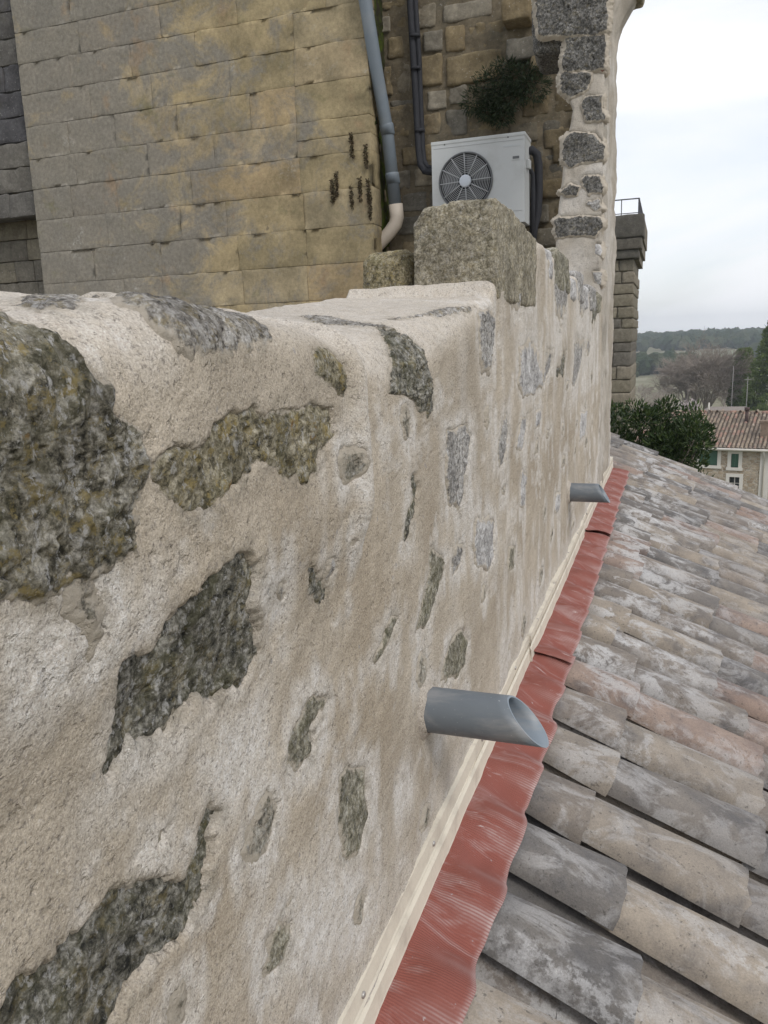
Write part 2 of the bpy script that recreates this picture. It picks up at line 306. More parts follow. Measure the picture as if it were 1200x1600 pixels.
# ------------------------------------------------------------------ material helpers
class G:
    def __init__(s, name, rough=.85, spec=.25):
        s.m = bpy.data.materials.new(name); s.m.use_nodes = True
        s.t = s.m.node_tree; s.t.nodes.clear()
        s.o = s.add('ShaderNodeOutputMaterial'); s.b = s.add('ShaderNodeBsdfPrincipled', {'Roughness': rough, 'Specular IOR Level': spec})
        s.t.links.new(s.b.outputs[0], s.o.inputs[0])
        s.pos = s.add('ShaderNodeNewGeometry').outputs['Position']
    def add(s, t, ins=None, **pr):
        n = s.t.nodes.new(t)
        for k, v in pr.items(): setattr(n, k, v)
        for k, v in (ins or {}).items(): s.set(n.inputs[k], v)
        return n
    def set(s, sock, v):
        if isinstance(v, bpy.types.NodeSocket): s.t.links.new(v, sock)
        elif isinstance(v, (tuple, list)) and len(v) == 3 and sock.type == 'RGBA': sock.default_value = (*v, 1)
        else: sock.default_value = v
    def map(s, scale, v=None, rot=(0, 0, 0)):
        return s.add('ShaderNodeMapping', {'Vector': v or s.pos, 'Scale': scale, 'Rotation': rot}).outputs[0]
    def noise(s, scale, detail=4, rough=.55, v=None, dist=0):
        return s.add('ShaderNodeTexNoise', {'Vector': v or s.pos, 'Scale': scale, 'Detail': detail, 'Roughness': rough, 'Distortion': dist}).outputs['Fac']
    def voro(s, scale, v=None, feature='F1', out='Distance', rnd=1):
        return s.add('ShaderNodeTexVoronoi', {'Vector': v or s.pos, 'Scale': scale, 'Randomness': rnd}, feature=feature).outputs[out]
    def ramp(s, fac, stops):
        n = s.add('ShaderNodeValToRGB', {'Fac': fac}); e = n.color_ramp.elements
        while len(e) < len(stops): e.new(.5)
        for q, (p, c) in zip(e, stops):
            q.position = p; q.color = (c, c, c, 1) if isinstance(c, (int, float)) else (*c, 1)
        return n.outputs['Color']
    def mix(s, f, a, b, blend='MIX'):
        n = s.add('ShaderNodeMix', data_type='RGBA', blend_type=blend)
        s.set(n.inputs[0], f); s.set(n.inputs[6], a); s.set(n.inputs[7], b)
        return n.outputs[2]
    def math(s, op, a, b=0.0, clamp=False):
        n = s.add('ShaderNodeMath', operation=op, use_clamp=clamp); s.set(n.inputs[0], a); s.set(n.inputs[1], b); return n.outputs[0]
    def bump(s, h, dist, strength=1.0, normal=None):
        n = s.add('ShaderNodeBump', {'Height': h, 'Distance': dist, 'Strength': strength})
        if normal: s.set(n.inputs['Normal'], normal)
        return n.outputs[0]
    def attr(s, name):
        n = s.add('ShaderNodeAttribute', attribute_name=name)
        return s.add('ShaderNodeSeparateColor', {'Color': n.outputs['Color']}).outputs
    def ocol(s): return s.add('ShaderNodeObjectInfo').outputs['Color']
    def orand(s): return s.add('ShaderNodeObjectInfo').outputs['Random']
    def island(s): return s.add('ShaderNodeNewGeometry').outputs['Random Per Island']
    def fin(s, col, normal=None, rough=None):
        s.set(s.b.inputs['Base Color'], col)
        if normal: s.set(s.b.inputs['Normal'], normal)
        if rough is not None: s.set(s.b.inputs['Roughness'], rough)
        return s.m

def mortar_material(name, base=(.495, .432, .350), attr=True):
    g = G(name, .92, .15)
    col = g.mix(g.ramp(g.noise(3.2, 6, .6), [(.3, 0), (.72, 1)]), tuple(c*.80 for c in base), tuple(min(1, c*1.10) for c in base))
    col = g.mix(g.math('MULTIPLY', g.ramp(g.noise(14, 5, .65), [(.40, 0), (.75, 1)]), .5), col, (base[0]*.62, base[1]*.60, base[2]*.57))
    if attr:
        a = g.attr('tint')
        br = g.ramp(g.noise(45, 5, .7), [(.3, .35), (.6, 1)])
        col = g.mix(g.math('MULTIPLY', a[1], .62), col, (base[0]*.66, base[1]*.62, base[2]*.56))
        col = g.mix(g.math('MULTIPLY', g.math('MULTIPLY', a[0], br), .85), col, (.70, .675, .645))
        col = g.mix(g.math('MULTIPLY', a[2], .75), col, (.155, .145, .115))
    col = g.mix(g.math('MULTIPLY', g.ramp(g.noise(230, 3, .6), [(.57, 0), (.66, 1)]), .6), col, (.19, .17, .15))
    col = g.mix(g.math('MULTIPLY', g.ramp(g.noise(150, 3, .6, v=g.map((1, 1, 1.3), rot=(.5, .3, 0))), [(.63, 0), (.69, 1)]), .6), col, (.14, .125, .11))
    col = g.mix(g.math('MULTIPLY', g.ramp(g.noise(190, 3, .6, v=g.map((1, 1.2, 1), rot=(.2, 1.3, 0))), [(.64, 0), (.72, 1)]), .38), col, (.70, .67, .63))
    sp2 = g.voro(62, v=g.map((1, 1.3, .8), rot=(.4, .2, .1)), out='Color'); s2 = g.add('ShaderNodeSeparateColor', {'Color': sp2}).outputs
    peb = g.ramp(g.math('ADD', g.voro(62, v=g.map((1, 1.3, .8), rot=(.4, .2, .1))), g.math('MULTIPLY', g.noise(200, 3), .25)), [(.0, 1), (.28, 1), (.36, 0)])
    col = g.mix(g.math('MULTIPLY', g.math('MULTIPLY', peb, g.ramp(s2[0], [(.955, 0), (.965, 1)])), .6), col, (.27, .265, .27))
    fine = g.noise(420, 3, .7); col = g.mix(.6, col, g.mix(g.ramp(fine, [(.3, 0), (.7, 1)]), (.26, .25, .24), (.74, .75, .76)), 'OVERLAY')
    h = g.math('ADD', g.math('MULTIPLY', g.noise(130, 5, .7), 1.0), g.math('MULTIPLY', fine, .35))
    h = g.math('ADD', h, g.math('MULTIPLY', g.ramp(g.noise(60, 4, .6), [(.28, 0), (.42, 1)]), .7))
    return g.fin(col, g.bump(h, .0045, .9))

def stone_material(name, dark, mid, light, ochre=0., white=.25, moss=0., red=0.):
    """weathered lichen-grown limestone"""
    g = G(name, .95, .1)
    n1 = g.noise(70, 6, .72, dist=.25); n2 = g.noise(210, 5, .75)
    col = g.ramp(n1, [(.36, dark), (.49, mid), (.60, light)])
    col = g.mix(.85, col, g.ramp(n2, [(.3, (.12, .12, .12)), (.7, (.88, .88, .88))]), 'OVERLAY')
    if moss: col = g.mix(g.math('MULTIPLY', g.ramp(g.noise(17, 6, .65, dist=.4), [(.50, 0), (.62, 1)]), moss), col, (.115, .112, .055))
    if ochre: col = g.mix(g.math('MULTIPLY', g.ramp(g.noise(40, 8, .76, v=g.map((1, 1, 1.2))), [(.53, 0), (.60, 1)]), ochre), col, (.33, .26, .11))
    if ochre > .4: col = g.mix(g.math('MULTIPLY', g.ramp(g.noise(34, 5, .6, v=g.map((1.1, .9, 1))), [(.68, 0), (.73, 1)]), ochre*.8), col, (.42, .25, .09))
    if red: col = g.mix(red, col, (.26, .13, .09))
    if white: col = g.mix(g.math('MULTIPLY', g.ramp(g.noise(85, 7, .75, v=g.map((1, 1.3, .9), rot=(1, 0, 0))), [(.55, 0), (.61, 1)]), white), col, (.62, .61, .60))
    lo = g.ramp(g.noise(11, 5, .6, dist=.4), [(.36, .62), (.62, 1.12)]); col = g.mix(1.0, col, lo, 'MULTIPLY')
    sp = g.ramp(g.voro(190), [(.0, 1), (.2, 0)]); col = g.mix(g.math('MULTIPLY', sp, .35), col, (.55, .55, .53))
    pit = g.ramp(g.noise(85, 3, .6), [(.28, 0), (.42, 1)])
    h = g.math('ADD', g.noise(90, 9, .8), g.math('MULTIPLY', pit, .5))
    col = g.mix(g.math('MULTIPLY', g.ramp(g.noise(120, 4, .65, v=g.map((1, 1, 1), rot=(.7, .2, 1))), [(.60, 0), (.68, 1)]), .75), col, tuple(c*.6 for c in dark))
    a = g.attr('tint'); br = g.ramp(g.noise(75, 7, .75), [(.38, 0), (.58, 1)])
    sm = g.math('MULTIPLY', g.ramp(g.math('ADD', g.math('MULTIPLY', a[0], 1.25), g.math('MULTIPLY', br, .55)), [(.62, 0), (1.0, 1)]), .9)
    col = g.mix(sm, col, g.mix(g.noise(200, 4, .7), (.40, .345, .27), (.60, .545, .47)))
    return g.fin(col, g.bump(h, .007, .9))

def plain(name, col, rough=.6, spec=.4, var=.12, scale=30, bump=0, metal=0, dirt=None):
    g = G(name, rough, spec); g.b.inputs['Metallic'].default_value = metal
    c = g.mix(g.noise(scale, 5, .6), tuple(x*(1-var) for x in col), tuple(min(1, x*(1+var)) for x in col))
    if dirt: c = g.mix(g.math('MULTIPLY', g.ramp(g.noise(scale*.4, 6, .65), [(.5, 0), (.75, 1)]), dirt[1]), c, dirt[0])
    return g.fin(c, g.bump(g.noise(scale*4, 4), bump) if bump else None)
# ------------------------------------------------------------------ materials of the wall
M_MORTAR = mortar_material('lime_mortar')
M_MORTAR_P = mortar_material('lime_mortar_pier', (.49, .445, .385))
MS = {
 'lichen': stone_material('lichen_limestone', (.055, .052, .042), (.235, .215, .165), (.44, .415, .36), ochre=.75, white=.7, moss=.35),
 'ochre': stone_material('ochre_limestone', (.08, .072, .052), (.265, .235, .16), (.43, .39, .30), ochre=.85, white=.5, moss=.3),
 'dark': stone_material('dark_limestone', (.040, .040, .036), (.165, .157, .128), (.36, .345, .305), ochre=.3, white=.55, moss=.45),
 'olive': stone_material('olive_limestone', (.11, .107, .08), (.265, .245, .185), (.42, .40, .335), ochre=.1, white=.35, moss=.4),
 'grey': stone_material('grey_limestone', (.13, .127, .123), (.34, .325, .305), (.53, .515, .50), white=.6),
 'pale': stone_material('pale_limestone', (.28, .27, .265), (.50, .485, .475), (.64, .63, .625), white=.5),
 'black': stone_material('blackened_limestone', (.050, .049, .046), (.13, .126, .118), (.24, .232, .218), ochre=.2, white=.3),
 'coping': stone_material('coping_limestone', (.075, .074, .07), (.29, .275, .245), (.48, .465, .44), ochre=.4, white=.55, moss=.15, red=.05),
 'faint': stone_material('half_buried_limestone', (.10, .096, .082), (.27, .25, .205), (.44, .42, .375), ochre=.15, white=.4, moss=.25),
 'brick': stone_material('old_brick', (.12, .05, .035), (.24, .10, .07), (.34, .17, .12), white=.1),
}
def stone_height(P, rough, s):
    big = fbm(P, .055, 3, s)*.005
    crag = fbm(P, .024, 5, s+11, .66, True)*.0075
    pit = -.009*sstep(.38, .62, fbm(P, .016, 3, s+23))-.005*sstep(.4, .6, fbm(P, .007, 2, s+31))
    return (big+.62*crag+.6*pit)*rough
def ragged(P):           # how the mortar feathers out over a stone: shared by the stone and the mortar round it
    return fbm(P, .034, 6, 71, .68)*.020+fbm(P, .09, 2, 77)*.010

def inset_stone(parent, base, poly, kind, proud, rough, seed, res, normal_flip=False, fade=.022):
    p = np.array(poly); m = .032
    u0, v0 = p.min(0)-m; u1, v1 = p.max(0)+m
    ru, rv = res
    nu = int(min(420, max(8, (u1-u0)/ru))); nv = int(min(420, max(8, (v1-v0)/rv)))
    U, V = np.meshgrid(np.linspace(u0, u1, nu), np.linspace(v0, v1, nv), indexing='ij')
    B, N = base(U, V)
    sd_ = poly_sd(U, V, poly)+ragged(B)
    h = proud+.0005+stone_height(B, rough, seed)-.030*sstep(.0, fade, sd_)-.004*sstep(-.012, .004, sd_)
    if base is parapet_base: h = h+wall_relief(B, U, V)
    X = B+N*h[..., None]
    c = .25*(sd_[:-1, :-1]+sd_[1:, :-1]+sd_[1:, 1:]+sd_[:-1, 1:])
    F = grid_faces(nu, nv, c < fade*.9)
    if len(F) < 4: return None
    w_, b0 = {'lichen': (.008, 0), 'dark': (.008, 0), 'ochre': (.009, 0), 'coping': (.006, 0), 'black': (.003, 0), 'brick': (.003, 0), 'olive': (.013, .10), 'grey': (.014, .14), 'pale': (.014, .12), 'faint': (.018, .26)}[kind]
    if base is pier_front: w_, b0 = .003, 0
    sm = np.zeros(U.shape+(3,)); sm[..., 0] = sstep(-w_, .005, sd_)+b0
    Vv, F, sm = compact(X.reshape(-1, 3), F, sm.reshape(-1, 3))
    if normal_flip: F = F[:, ::-1]
    return put('stone', mesh_np('stone', Vv, F, MS[kind], attrs={'tint': sm}), parent)

# ------------------------------------------------------------------ parapet wall
# more stones lie half buried under the render
rw = random.Random(44); cen = [np.mean(np.array(p), 0) for p, *_ in WALL_STONES]
for _ in range(400):
    if len(WALL_STONES) > 78: break
    y_ = .45+4.6*rw.random()**1.5; t_ = rw.uniform(-.92, -.12)
    if any(abs(c[0]-y_) < .10+.05*y_ and abs(c[1]-t_) < .10 for c in cen): continue
    ry, rt_ = rw.uniform(.012, .03)*(1+.5*y_), rw.uniform(.018, .05); n_ = rw.randint(6, 9); tl = rw.uniform(-.5, .5)
    pl = []
    for k in range(n_):
        a_ = 2*math.pi*k/n_; r_ = rw.uniform(.65, 1.15); du, dv = math.cos(a_)*ry*r_, math.sin(a_)*rt_*r_; pl.append((y_+du-dv*tl, t_+dv+du*tl*.4))
    WALL_STONES.append((pl, 'faint', rw.uniform(-.003, 0), .7)); cen.append(np.array((y_, t_)))
wall = thing('parapet_wall', 'long rough parapet wall of lime mortar with dark lichen stones showing through', 'wall', (0, 0, -1.4))
wall_off = Vector((0, 0, 1.4))
def under(o):            # a part given in world coordinates under an Empty that stands at its thing's base
    if o is not None: o.location = tuple(Vector(o.location)-o.parent.location)
    return o
ys = [-.5]
while ys[-1] < 5.5:
    y = ys[-1]
    dy = .02 if y < .2 else max(.0019, min(.02, .0062*(.1764+y*y)))
    if 2.72 < y < 2.84 or 2.02 < y < 2.1: dy = .006
    ys.append(y+dy)
ys = np.array(ys)
ts = np.concatenate([np.arange(-1.36, -.62, .0045), np.arange(-.62, -.1, .0022), np.arange(-.1, .0, .0014), np.arange(0, .12, .0022),
                     np.arange(.12, .44, .006), np.arange(.46, .9, .05)])
Y, T = np.meshgrid(ys, ts, indexing='ij')
B, N = parapet_base(Y, T)
h = wall_relief(B, Y, T)+fbm(B, .08, 3, 2)*.0024+fbm(B, .018, 4, 3, .6)*.0018
h += -.0022*sstep(.40, .70, fbm(B, .02, 3, 4))+.0016*sstep(.45, .75, fbm(B, .016, 2, 9))
# trowel strokes
ca, sa = math.cos(.5), math.sin(.5)
q_ = np.stack([B[..., 0], (B[..., 1]*ca+B[..., 2]*sa)*.25, B[..., 2]*ca-B[..., 1]*sa], -1); h += .0022*fbm(q_, .03, 4, 16)
# trowel ridges and the fillet at the foot near the far end
h += .006*fbm(np.stack([B[..., 0], B[..., 1]*1.0, B[..., 2]*.25], -1), .12, 3, 14)*sstep(1.2, 2.2, Y)
tint = np.zeros(Y.shape+(3,), np.float32)
def soft(polys, width, sd_n):
    m_ = np.zeros(Y.shape)
    wob = fbm(B, .05, 3, sd_n)*.03+fbm(B, .015, 2, sd_n+4)*.012
    for pl in polys:
        p = np.array(pl); bb = (Y > p[:, 0].min()-.1) & (Y < p[:, 0].max()+.1) & (T > p[:, 1].min()-.1) & (T < p[:, 1].max()+.1)
        if not bb.any(): continue
        q = poly_sd(Y[bb], T[bb], pl)+wob[bb]
        m_[bb] = np.maximum(m_[bb], sstep(width, -width, q))
    return m_
lime_w = soft(LIME, .05, 40); damp_w = soft(DAMP, .07, 50)
streak = np.stack([B[..., 0], B[..., 1], B[..., 2]*.22], -1)
lime_w = np.maximum(lime_w*sstep(-.5, .25, fbm(streak, .05, 4, 61)), .95*sstep(-.05, .45, fbm(streak, .09, 5, 60, .6))*sstep(1.1, 2.6, Y))
lime_w = np.maximum(lime_w, .75*sstep(.10, .45, fbm(B, .10, 6, 62, .62)))
lime_w = np.maximum(lime_w, .7*sstep(-.86, -1.02, T+.05*fbm(B, .1, 3, 63)))
lime_w = np.maximum(lime_w, .45*sstep(.0, .05, T))
lime_w = np.maximum(lime_w, .8*sstep(.05, .0, np.abs(Y-1.05+fbm(B, .05, 3, 66)*.02))*sstep(-.3, -.15, T))
rec = np.zeros(Y.shape); dirty = np.zeros(Y.shape)
for poly, kind, proud, rough in WALL_STONES:
    p = np.array(poly)
    bb = (Y > p[:, 0].min()-.08) & (Y < p[:, 0].max()+.08) & (T > p[:, 1].min()-.08) & (T < p[:, 1].max()+.08)
    if not bb.any(): continue
    Bb = B[bb]; sd0 = poly_sd(Y[bb], T[bb], poly); sd_ = sd0+ragged(Bb)
    rec[bb] = np.maximum(rec[bb], (.011-min(proud, 0)*.6)*sstep(.003, -.014, sd_))
    soil = (.35 if kind in ('pale', 'grey', 'faint') else .55)*sstep(.020, -.004, sd_+fbm(Bb, .010, 3, 73)*.014)
    dirty[bb] = np.maximum(dirty[bb], soil)
    if kind in ('pale', 'grey', 'olive', 'faint'): lime_w[bb] = np.maximum(lime_w[bb], .9*sstep(.05, .0, sd0+fbm(streak[bb], .03, 3, 74)*.05))
h -= rec
tint[..., 0] = lime_w*(1-.6*dirty); tint[..., 1] = damp_w*sstep(-.6, .3, fbm(streak, .12, 4, 64)); tint[..., 2] = dirty*sstep(-.35, .4, fbm(B, .02, 3, 65))
X = B+N*h[..., None]
under(put('mortar', mesh_np('mortar', X.reshape(-1, 3), grid_faces(len(ys), len(ts))[:, ::1], M_MORTAR, attrs={'tint': tint.reshape(-1, 3)}), wall))
for k, (poly, kind, proud, rough) in enumerate(WALL_STONES):
    yc = np.mean([q[0] for q in poly]); f = max(.0019, min(.012, .0062*(.1764+yc*yc)))
    under(inset_stone(wall, parapet_base, poly, kind, proud*.6+.002, rough, 100+7*k, (f, max(.0018, .0016*yc))))

def lump(parent, name, mat, x0, x1, y0, y1, z0, z1, seed, amp=.012, corner=.03, n=(22, 22, 22), rough=1., warp=None):
    """a hewn block: a subdivided box with rounded corners and a craggy skin"""
    Vs = []; Fs = []; base_i = 0; dim = ((x1-x0)/2, (y1-y0)/2, (z1-z0)/2)
    def face(ax, sgn):
        nonlocal base_i
        o = [i for i in range(3) if i != ax]; a_, b_ = np.linspace(-1, 1, n[o[0]]), np.linspace(-1, 1, n[o[1]])
        for arr, ax2 in ((a_, o[0]), (b_, o[1])):       # a tight row beside each arris keeps faces flat up to the edge
            if (arr[1]-arr[0])*dim[ax2] > corner and len(arr) > 3:
                e_ = corner/dim[ax2]; arr[1:-1] = np.linspace(-1+e_, 1-e_, len(arr)-2)
        A_, B_ = np.meshgrid(a_, b_, indexing='ij'); P = np.zeros(A_.shape+(3,)); P[..., o[0]] = A_; P[..., o[1]] = B_; P[..., ax] = sgn
        f = grid_faces(*A_.shape)+base_i
        if (sgn > 0) == (ax == 1): f = f[:, ::-1]
        Vs.append(P.reshape(-1, 3)); Fs.append(f); base_i += A_.size
    for ax in range(3):
        for sg in (-1, 1): face(ax, sg)
    P = np.concatenate(Vs); F = np.concatenate(Fs)
    half = np.array([x1-x0, y1-y0, z1-z0])/2; cen = np.array([x0+x1, y0+y1, z0+z1])/2
    Q = P*half; inner = np.clip(Q, -(half-corner), half-corner); dl = Q-inner
    ln = np.linalg.norm(dl, axis=1, keepdims=True); nr = dl/np.maximum(ln, 1e-6)
    Q = inner+nr*corner; W = Q+cen
    flat = np.where(np.abs(P) > .999, np.sign(P), 0); flat = flat/np.maximum(np.linalg.norm(flat, axis=1, keepdims=True), 1e-6)
    nn = np.where(ln > 1e-6, nr, flat)
    W = W+nn*(fbm(W, .12, 3, seed)*amp+stone_height(W, rough, seed))[:, None]
    if warp: W = warp(W)
    key = np.round(P*500).astype(np.int64); _, idx, inv = np.unique(key, axis=0, return_index=True, return_inverse=True)
    return put(name, mesh_np(name, W[idx], inv.ravel()[F], mat), parent)
M_DAB_ = mortar_material('bedding_mortar', (.50, .45, .385), False)
# the raised stones on top of the parapet
MB_A = stone_material('grey_brown_block', (.15, .135, .10), (.30, .268, .20), (.42, .385, .31), ochre=.2, white=.3, moss=.15)
MB_B = stone_material('yellow_lichen_block', (.09, .08, .055), (.24, .205, .125), (.39, .345, .235), ochre=.6, white=.25, moss=.4)
def warp_a(W):
    f = sstep(.16, .34, W[:, 2])
    W[:, 2] -= f*(.030*sstep(-.185, -.215, W[:, 0])+.010*sstep(-.10, -.17, W[:, 0])+.012*sstep(-.05, .0, W[:, 0])*sstep(2.2, 2.5, W[:, 1])+.02*sstep(2.3, 2.7, W[:, 1]))
    return W
s1 = lump(wall, 'stone', MB_A, -.222, .004, 2.085, 2.72, .10, .352, 301, .008, .012, (50, 80, 50), .7, warp_a)
s1['label'] = 'tall grey-brown block standing up on the wall top'
s2_ = lump(wall, 'stone', MB_B, -.385, -.235, 2.12, 2.40, .06, .245, 303, .012, .04, (34, 40, 36), .8)
s2_['label'] = 'short yellow-lichened stone beside the tall block'
for o in (s1, s2_): under(o)
for k, (ya_, yb_, za_, zb_, xm, kd) in enumerate(((2.96, 3.12, .20, .322, -.16, 'pale'), (3.18, 3.62, .18, .338, -.20, 'olive'), (3.70, 3.88, .16, .270, -.15, 'pale'), (3.96, 4.24, .16, .315, -.18, 'grey'), (4.34, 4.55, .14, .262, -.15, 'pale'), (4.62, 5.02, .14, .285, -.20, 'grey'), (5.1, 5.34, .14, .262, -.16, 'olive'))):
    under(lump(wall, 'stone', MS[kd], xm, .006, ya_, yb_, za_, zb_, 320+k, .014, .025, (18, 30, 18), .8))
# ------------------------------------------------------------------ tall pier at the far end of the parapet
pier = thing('stone_pier', 'tall pale mortar pier with blackened stones at the far end of the parapet', 'pier', (0, 0, -1.4))
def xl(z): return np.interp(z, [-1.4, .5, .62, .88, 1.08, 1.30, 1.37, 1.46, 1.6, 1.66, 1.70, 2.6], [-.31, -.30, -.295, -.275, -.25, -.21, -.195, -.235, -.25, -.25, -.25, -.25])
zs = np.arange(-1.4, 2.9, .018)
per = np.concatenate([np.linspace(0, 1, 30)[:-1], np.linspace(1, 2, 60)[:-1], np.linspace(2, 3, 60)[:-1], np.linspace(3, 4, 16)])
U, Z = np.meshgrid(per, zs, indexing='ij')
XL = xl(Z); y0, y1 = 5.4, 6.72
fx = np.interp(U, [0, 1, 2, 3, 4], [0, 0, 1, 1, 0]); fy = np.interp(U, [0, 1, 2, 3, 4], [1, 0, 0, 1, 1])
flare = .16*sstep(1.95, 2.35, Z)*sstep(.3, .8, fy)
far = y1+.05*np.sin(Z*2.2)-.30*sstep(.6, 1.6, Z)
B = np.stack([XL*(1-fx)+flare*fx, y0+(far-y0)*fy, Z], -1)
nx = np.where(U < 1, -1., np.where(U < 2, 0, np.where(U < 3, 1., 0))); ny = np.where(U < 1, 0., np.where(U < 2, -1, np.where(U < 3, 0, 1.)))
Nn = np.stack([nx, ny, 0*nx], -1)
for _ in range(2):      # soften the arrises
    Nn = Nn+np.roll(Nn, 1, 0)+np.roll(Nn, -1, 0); Nn /= np.linalg.norm(Nn, axis=-1, keepdims=True)
h = fbm(B, .25, 3, 81)*.016+fbm(B, .07, 3, 82)*.010+fbm(B, .025, 3, 83)*.004
h -= .02*np.exp(-((U-1)/.06)**2)*(1+fbm(B, .1, 3, 84))+.012*np.exp(-((U-2)/.03)**2)+.03*np.exp(-((U-3)/.03)**2)*(1+fbm(B, .08, 3, 86))
rec = np.zeros(U.shape); dirty = np.zeros(U.shape); fr = (U >= 1) & (U <= 2)
for poly, kind, proud, rough in PIER_STONES:
    sd_ = poly_sd(B[..., 0][fr], Z[fr], poly); rec[fr] = np.maximum(rec[fr], .035*sstep(.01, -.02, sd_)); dirty[fr] = np.maximum(dirty[fr], .5*sstep(.03, 0, sd_))
h -= rec
tn = np.zeros(U.shape+(3,)); tn[..., 0] = .6*sstep(-.1, .5, fbm(B, .2, 4, 85)); tn[..., 2] = dirty+.5*(U > 2)*sstep(.2, .5, fbm(B*[1, 1, .5], .12, 4, 87))
tn[..., 1] = (U > 2)*.8*sstep(-.2, .4, fbm(B*[1, 1, .3], .2, 3, 88))
X = B+Nn*h[..., None]
under(put('mortar', mesh_np('mortar', X.reshape(-1, 3), grid_faces(len(per), len(zs)), M_MORTAR_P, attrs={'tint': tn.reshape(-1, 3)}), pier))
for k, (poly, kind, proud, rough) in enumerate(PIER_STONES):
    under(inset_stone(pier, pier_front, poly, kind, proud, rough*1.6, 500+5*k, (.006, .006), False, .03))
under(lump(pier, 'stone', MS['black'], -.46, -.2, 5.44, 5.9, 1.72, 2.7, 601, .02, .05, (24, 24, 40), 1.5))
under(lump(pier, 'stone', MS['ochre'], .0, .17, 6.1, 6.45, 2.22, 2.6, 605, .01, .03, (14, 14, 14), 1.)) 
# ------------------------------------------------------------------ tiled roof below the parapet
RS = .43; RTH = math.atan(RS); PITCH = .257; Y_EDGE = 1.30      # fall, spacing of the tile columns, edge of one cover column
VERGE = 8.75
def roof_z(x): return -1.122-RS*x
def tile_material(name, per_island):
    g = G(name, .88, .22)
    if per_island:
        r = g.island(); base = g.ramp(r, [(0, (.14, .13, .12)), (.25, (.23, .20, .17)), (.45, (.19, .17, .155)), (.6, (.28, .235, .19)), (.75, (.17, .163, .16)), (.92, (.28, .19, .15)), (1, (.22, .195, .17))])
    else: base = g.ocol()
    n = g.noise(9, 6, .62, dist=.3)
    col = g.mix(g.ramp(n, [(.36, 0), (.64, 1)]), g.mix(.35, base, (.14, .13, .125)), g.mix(.22, base, (.42, .365, .30)))
    col = g.mix(g.math('MULTIPLY', g.ramp(g.noise(5.5, 6, .65), [(.52, 0), (.66, 1)]), .55), col, (.095, .095, .102))
    # lime wash-off: a band of pale bloom below the wall, and blotches
    px_ = g.add('ShaderNodeSeparateXYZ', {'Vector': g.pos}).outputs[0]
    band = g.math('MULTIPLY', g.ramp(px_, [(.13, .15), (.20, .9), (.42, .75), (.75, .35), (1.0, .3)]), g.ramp(g.noise(6.5, 7, .7, v=g.map((1, 1.9, 1)), dist=.5), [(.49, 0), (.58, 1)]))
    py_ = g.add('ShaderNodeSeparateXYZ', {'Vector': g.pos}).outputs[1]
    spill = g.math('MULTIPLY', g.add('ShaderNodeMapRange', {'Value': py_, 'From Min': 2.0, 'From Max': 3.2, 'To Min': .5, 'To Max': .95}).outputs[0], 1.0)
    col = g.mix(g.math('MULTIPLY', band, spill), col, (.48, .475, .475))
    lw = g.ramp(g.noise(3.0, 3, .6, v=g.map((.5, 1.6, .5))), [(.55, 0), (.72, 1)])
    col = g.mix(g.math('MULTIPLY', g.math('MULTIPLY', lw, g.ramp(g.noise(34, 6, .7), [(.45, 0), (.55, 1)])), .6), col, (.58, .58, .585))
    col = g.mix(g.math('MULTIPLY', g.ramp(g.noise(80, 5, .65), [(.60, 0), (.66, 1)]), .6), col, (.07, .065, .06))
    col = g.mix(.45, col, g.ramp(g.noise(240, 4, .7), [(.3, (.3, .3, .3)), (.7, (.7, .7, .7))]), 'OVERLAY')
    return g.fin(col, g.bump(g.noise(190, 6, .7), .0022, .7))
M_TILE = tile_material('old_clay_tile', False); M_TILE_I = tile_material('old_clay_tile_mass', True)

def tile_shape(seed, L=.46, w0=.165, w1=.205, hgt=.064, th=.013, na=9, nl=4, flip=False):
    """half-round tapered tile; X runs down the slope, the wide end low"""
    r = np.random.default_rng(seed); V = []; F = []
    wob = r.normal(0, 1, 6)
    for sh in (0, 1):
        for i in range(nl):
            f = i/(nl-1); x = f*L; w_ = (w0+(w1-w0)*f)/2*(1+.02*wob[0]) - sh*th*.8; hh = (hgt-.008+.016*f)*(1+.05*wob[1])-sh*th
            skew = .006*wob[2]*(f-.5)
            for k in range(na):
                a_ = math.pi*k/(na-1); c, s_ = math.cos(a_), math.sin(a_)
                y = -c*w_*(1 if abs(c) < .99 else 1)+skew; z = max(s_, 0)**.82*hh
                jag = (.005*math.sin(3*k+wob[3]*3)+.004*wob[4]*math.cos(2.1*k+wob[5])) if i in (0, nl-1) else 0
                V.append((x+jag, y, z))
    n0 = na*nl
    for i in range(nl-1):
        for k in range(na-1):
            a_ = i*na+k; q = (a_, a_+1, a_+na+1, a_+na)
            F.append(q[::-1]); F.append(tuple(n0+j for j in q))
    for k in range(na-1):
        F.append((k, k+1, n0+k+1, n0+k)); b = (nl-1)*na; F.append((b+k+1, b+k, n0+b+k, n0+b+k+1))
    for i in range(nl-1):
        a_ = i*na; F.append((a_+na, a_, n0+a_, n0+a_+na)); a_ = i*na+na-1; F.append((a_, a_+na, n0+a_+na, n0+a_))
    V = np.array(V)
    if flip: V[:, 2] *= -1; F = [f[::-1] for f in F]
    return V, F
def tile_mesh(seed, mat, **k):
    V, F = tile_shape(seed, **k); me = bpy.data.meshes.new('roof_tile'); me.from_pydata(V.tolist(), [], F)
    bm = bmesh.new(); bm.from_mesh(me); bmesh.ops.recalc_face_normals(bm, faces=bm.faces); bm.to_mesh(me); bm.free()
    me.polygons.foreach_set('use_smooth', [True]*len(me.polygons)); me.materials.append(mat)
    me.set_sharp_from_angle(angle=math.radians(50))
    return me
TILES = [tile_mesh(900+i, M_TILE) for i in range(8)]
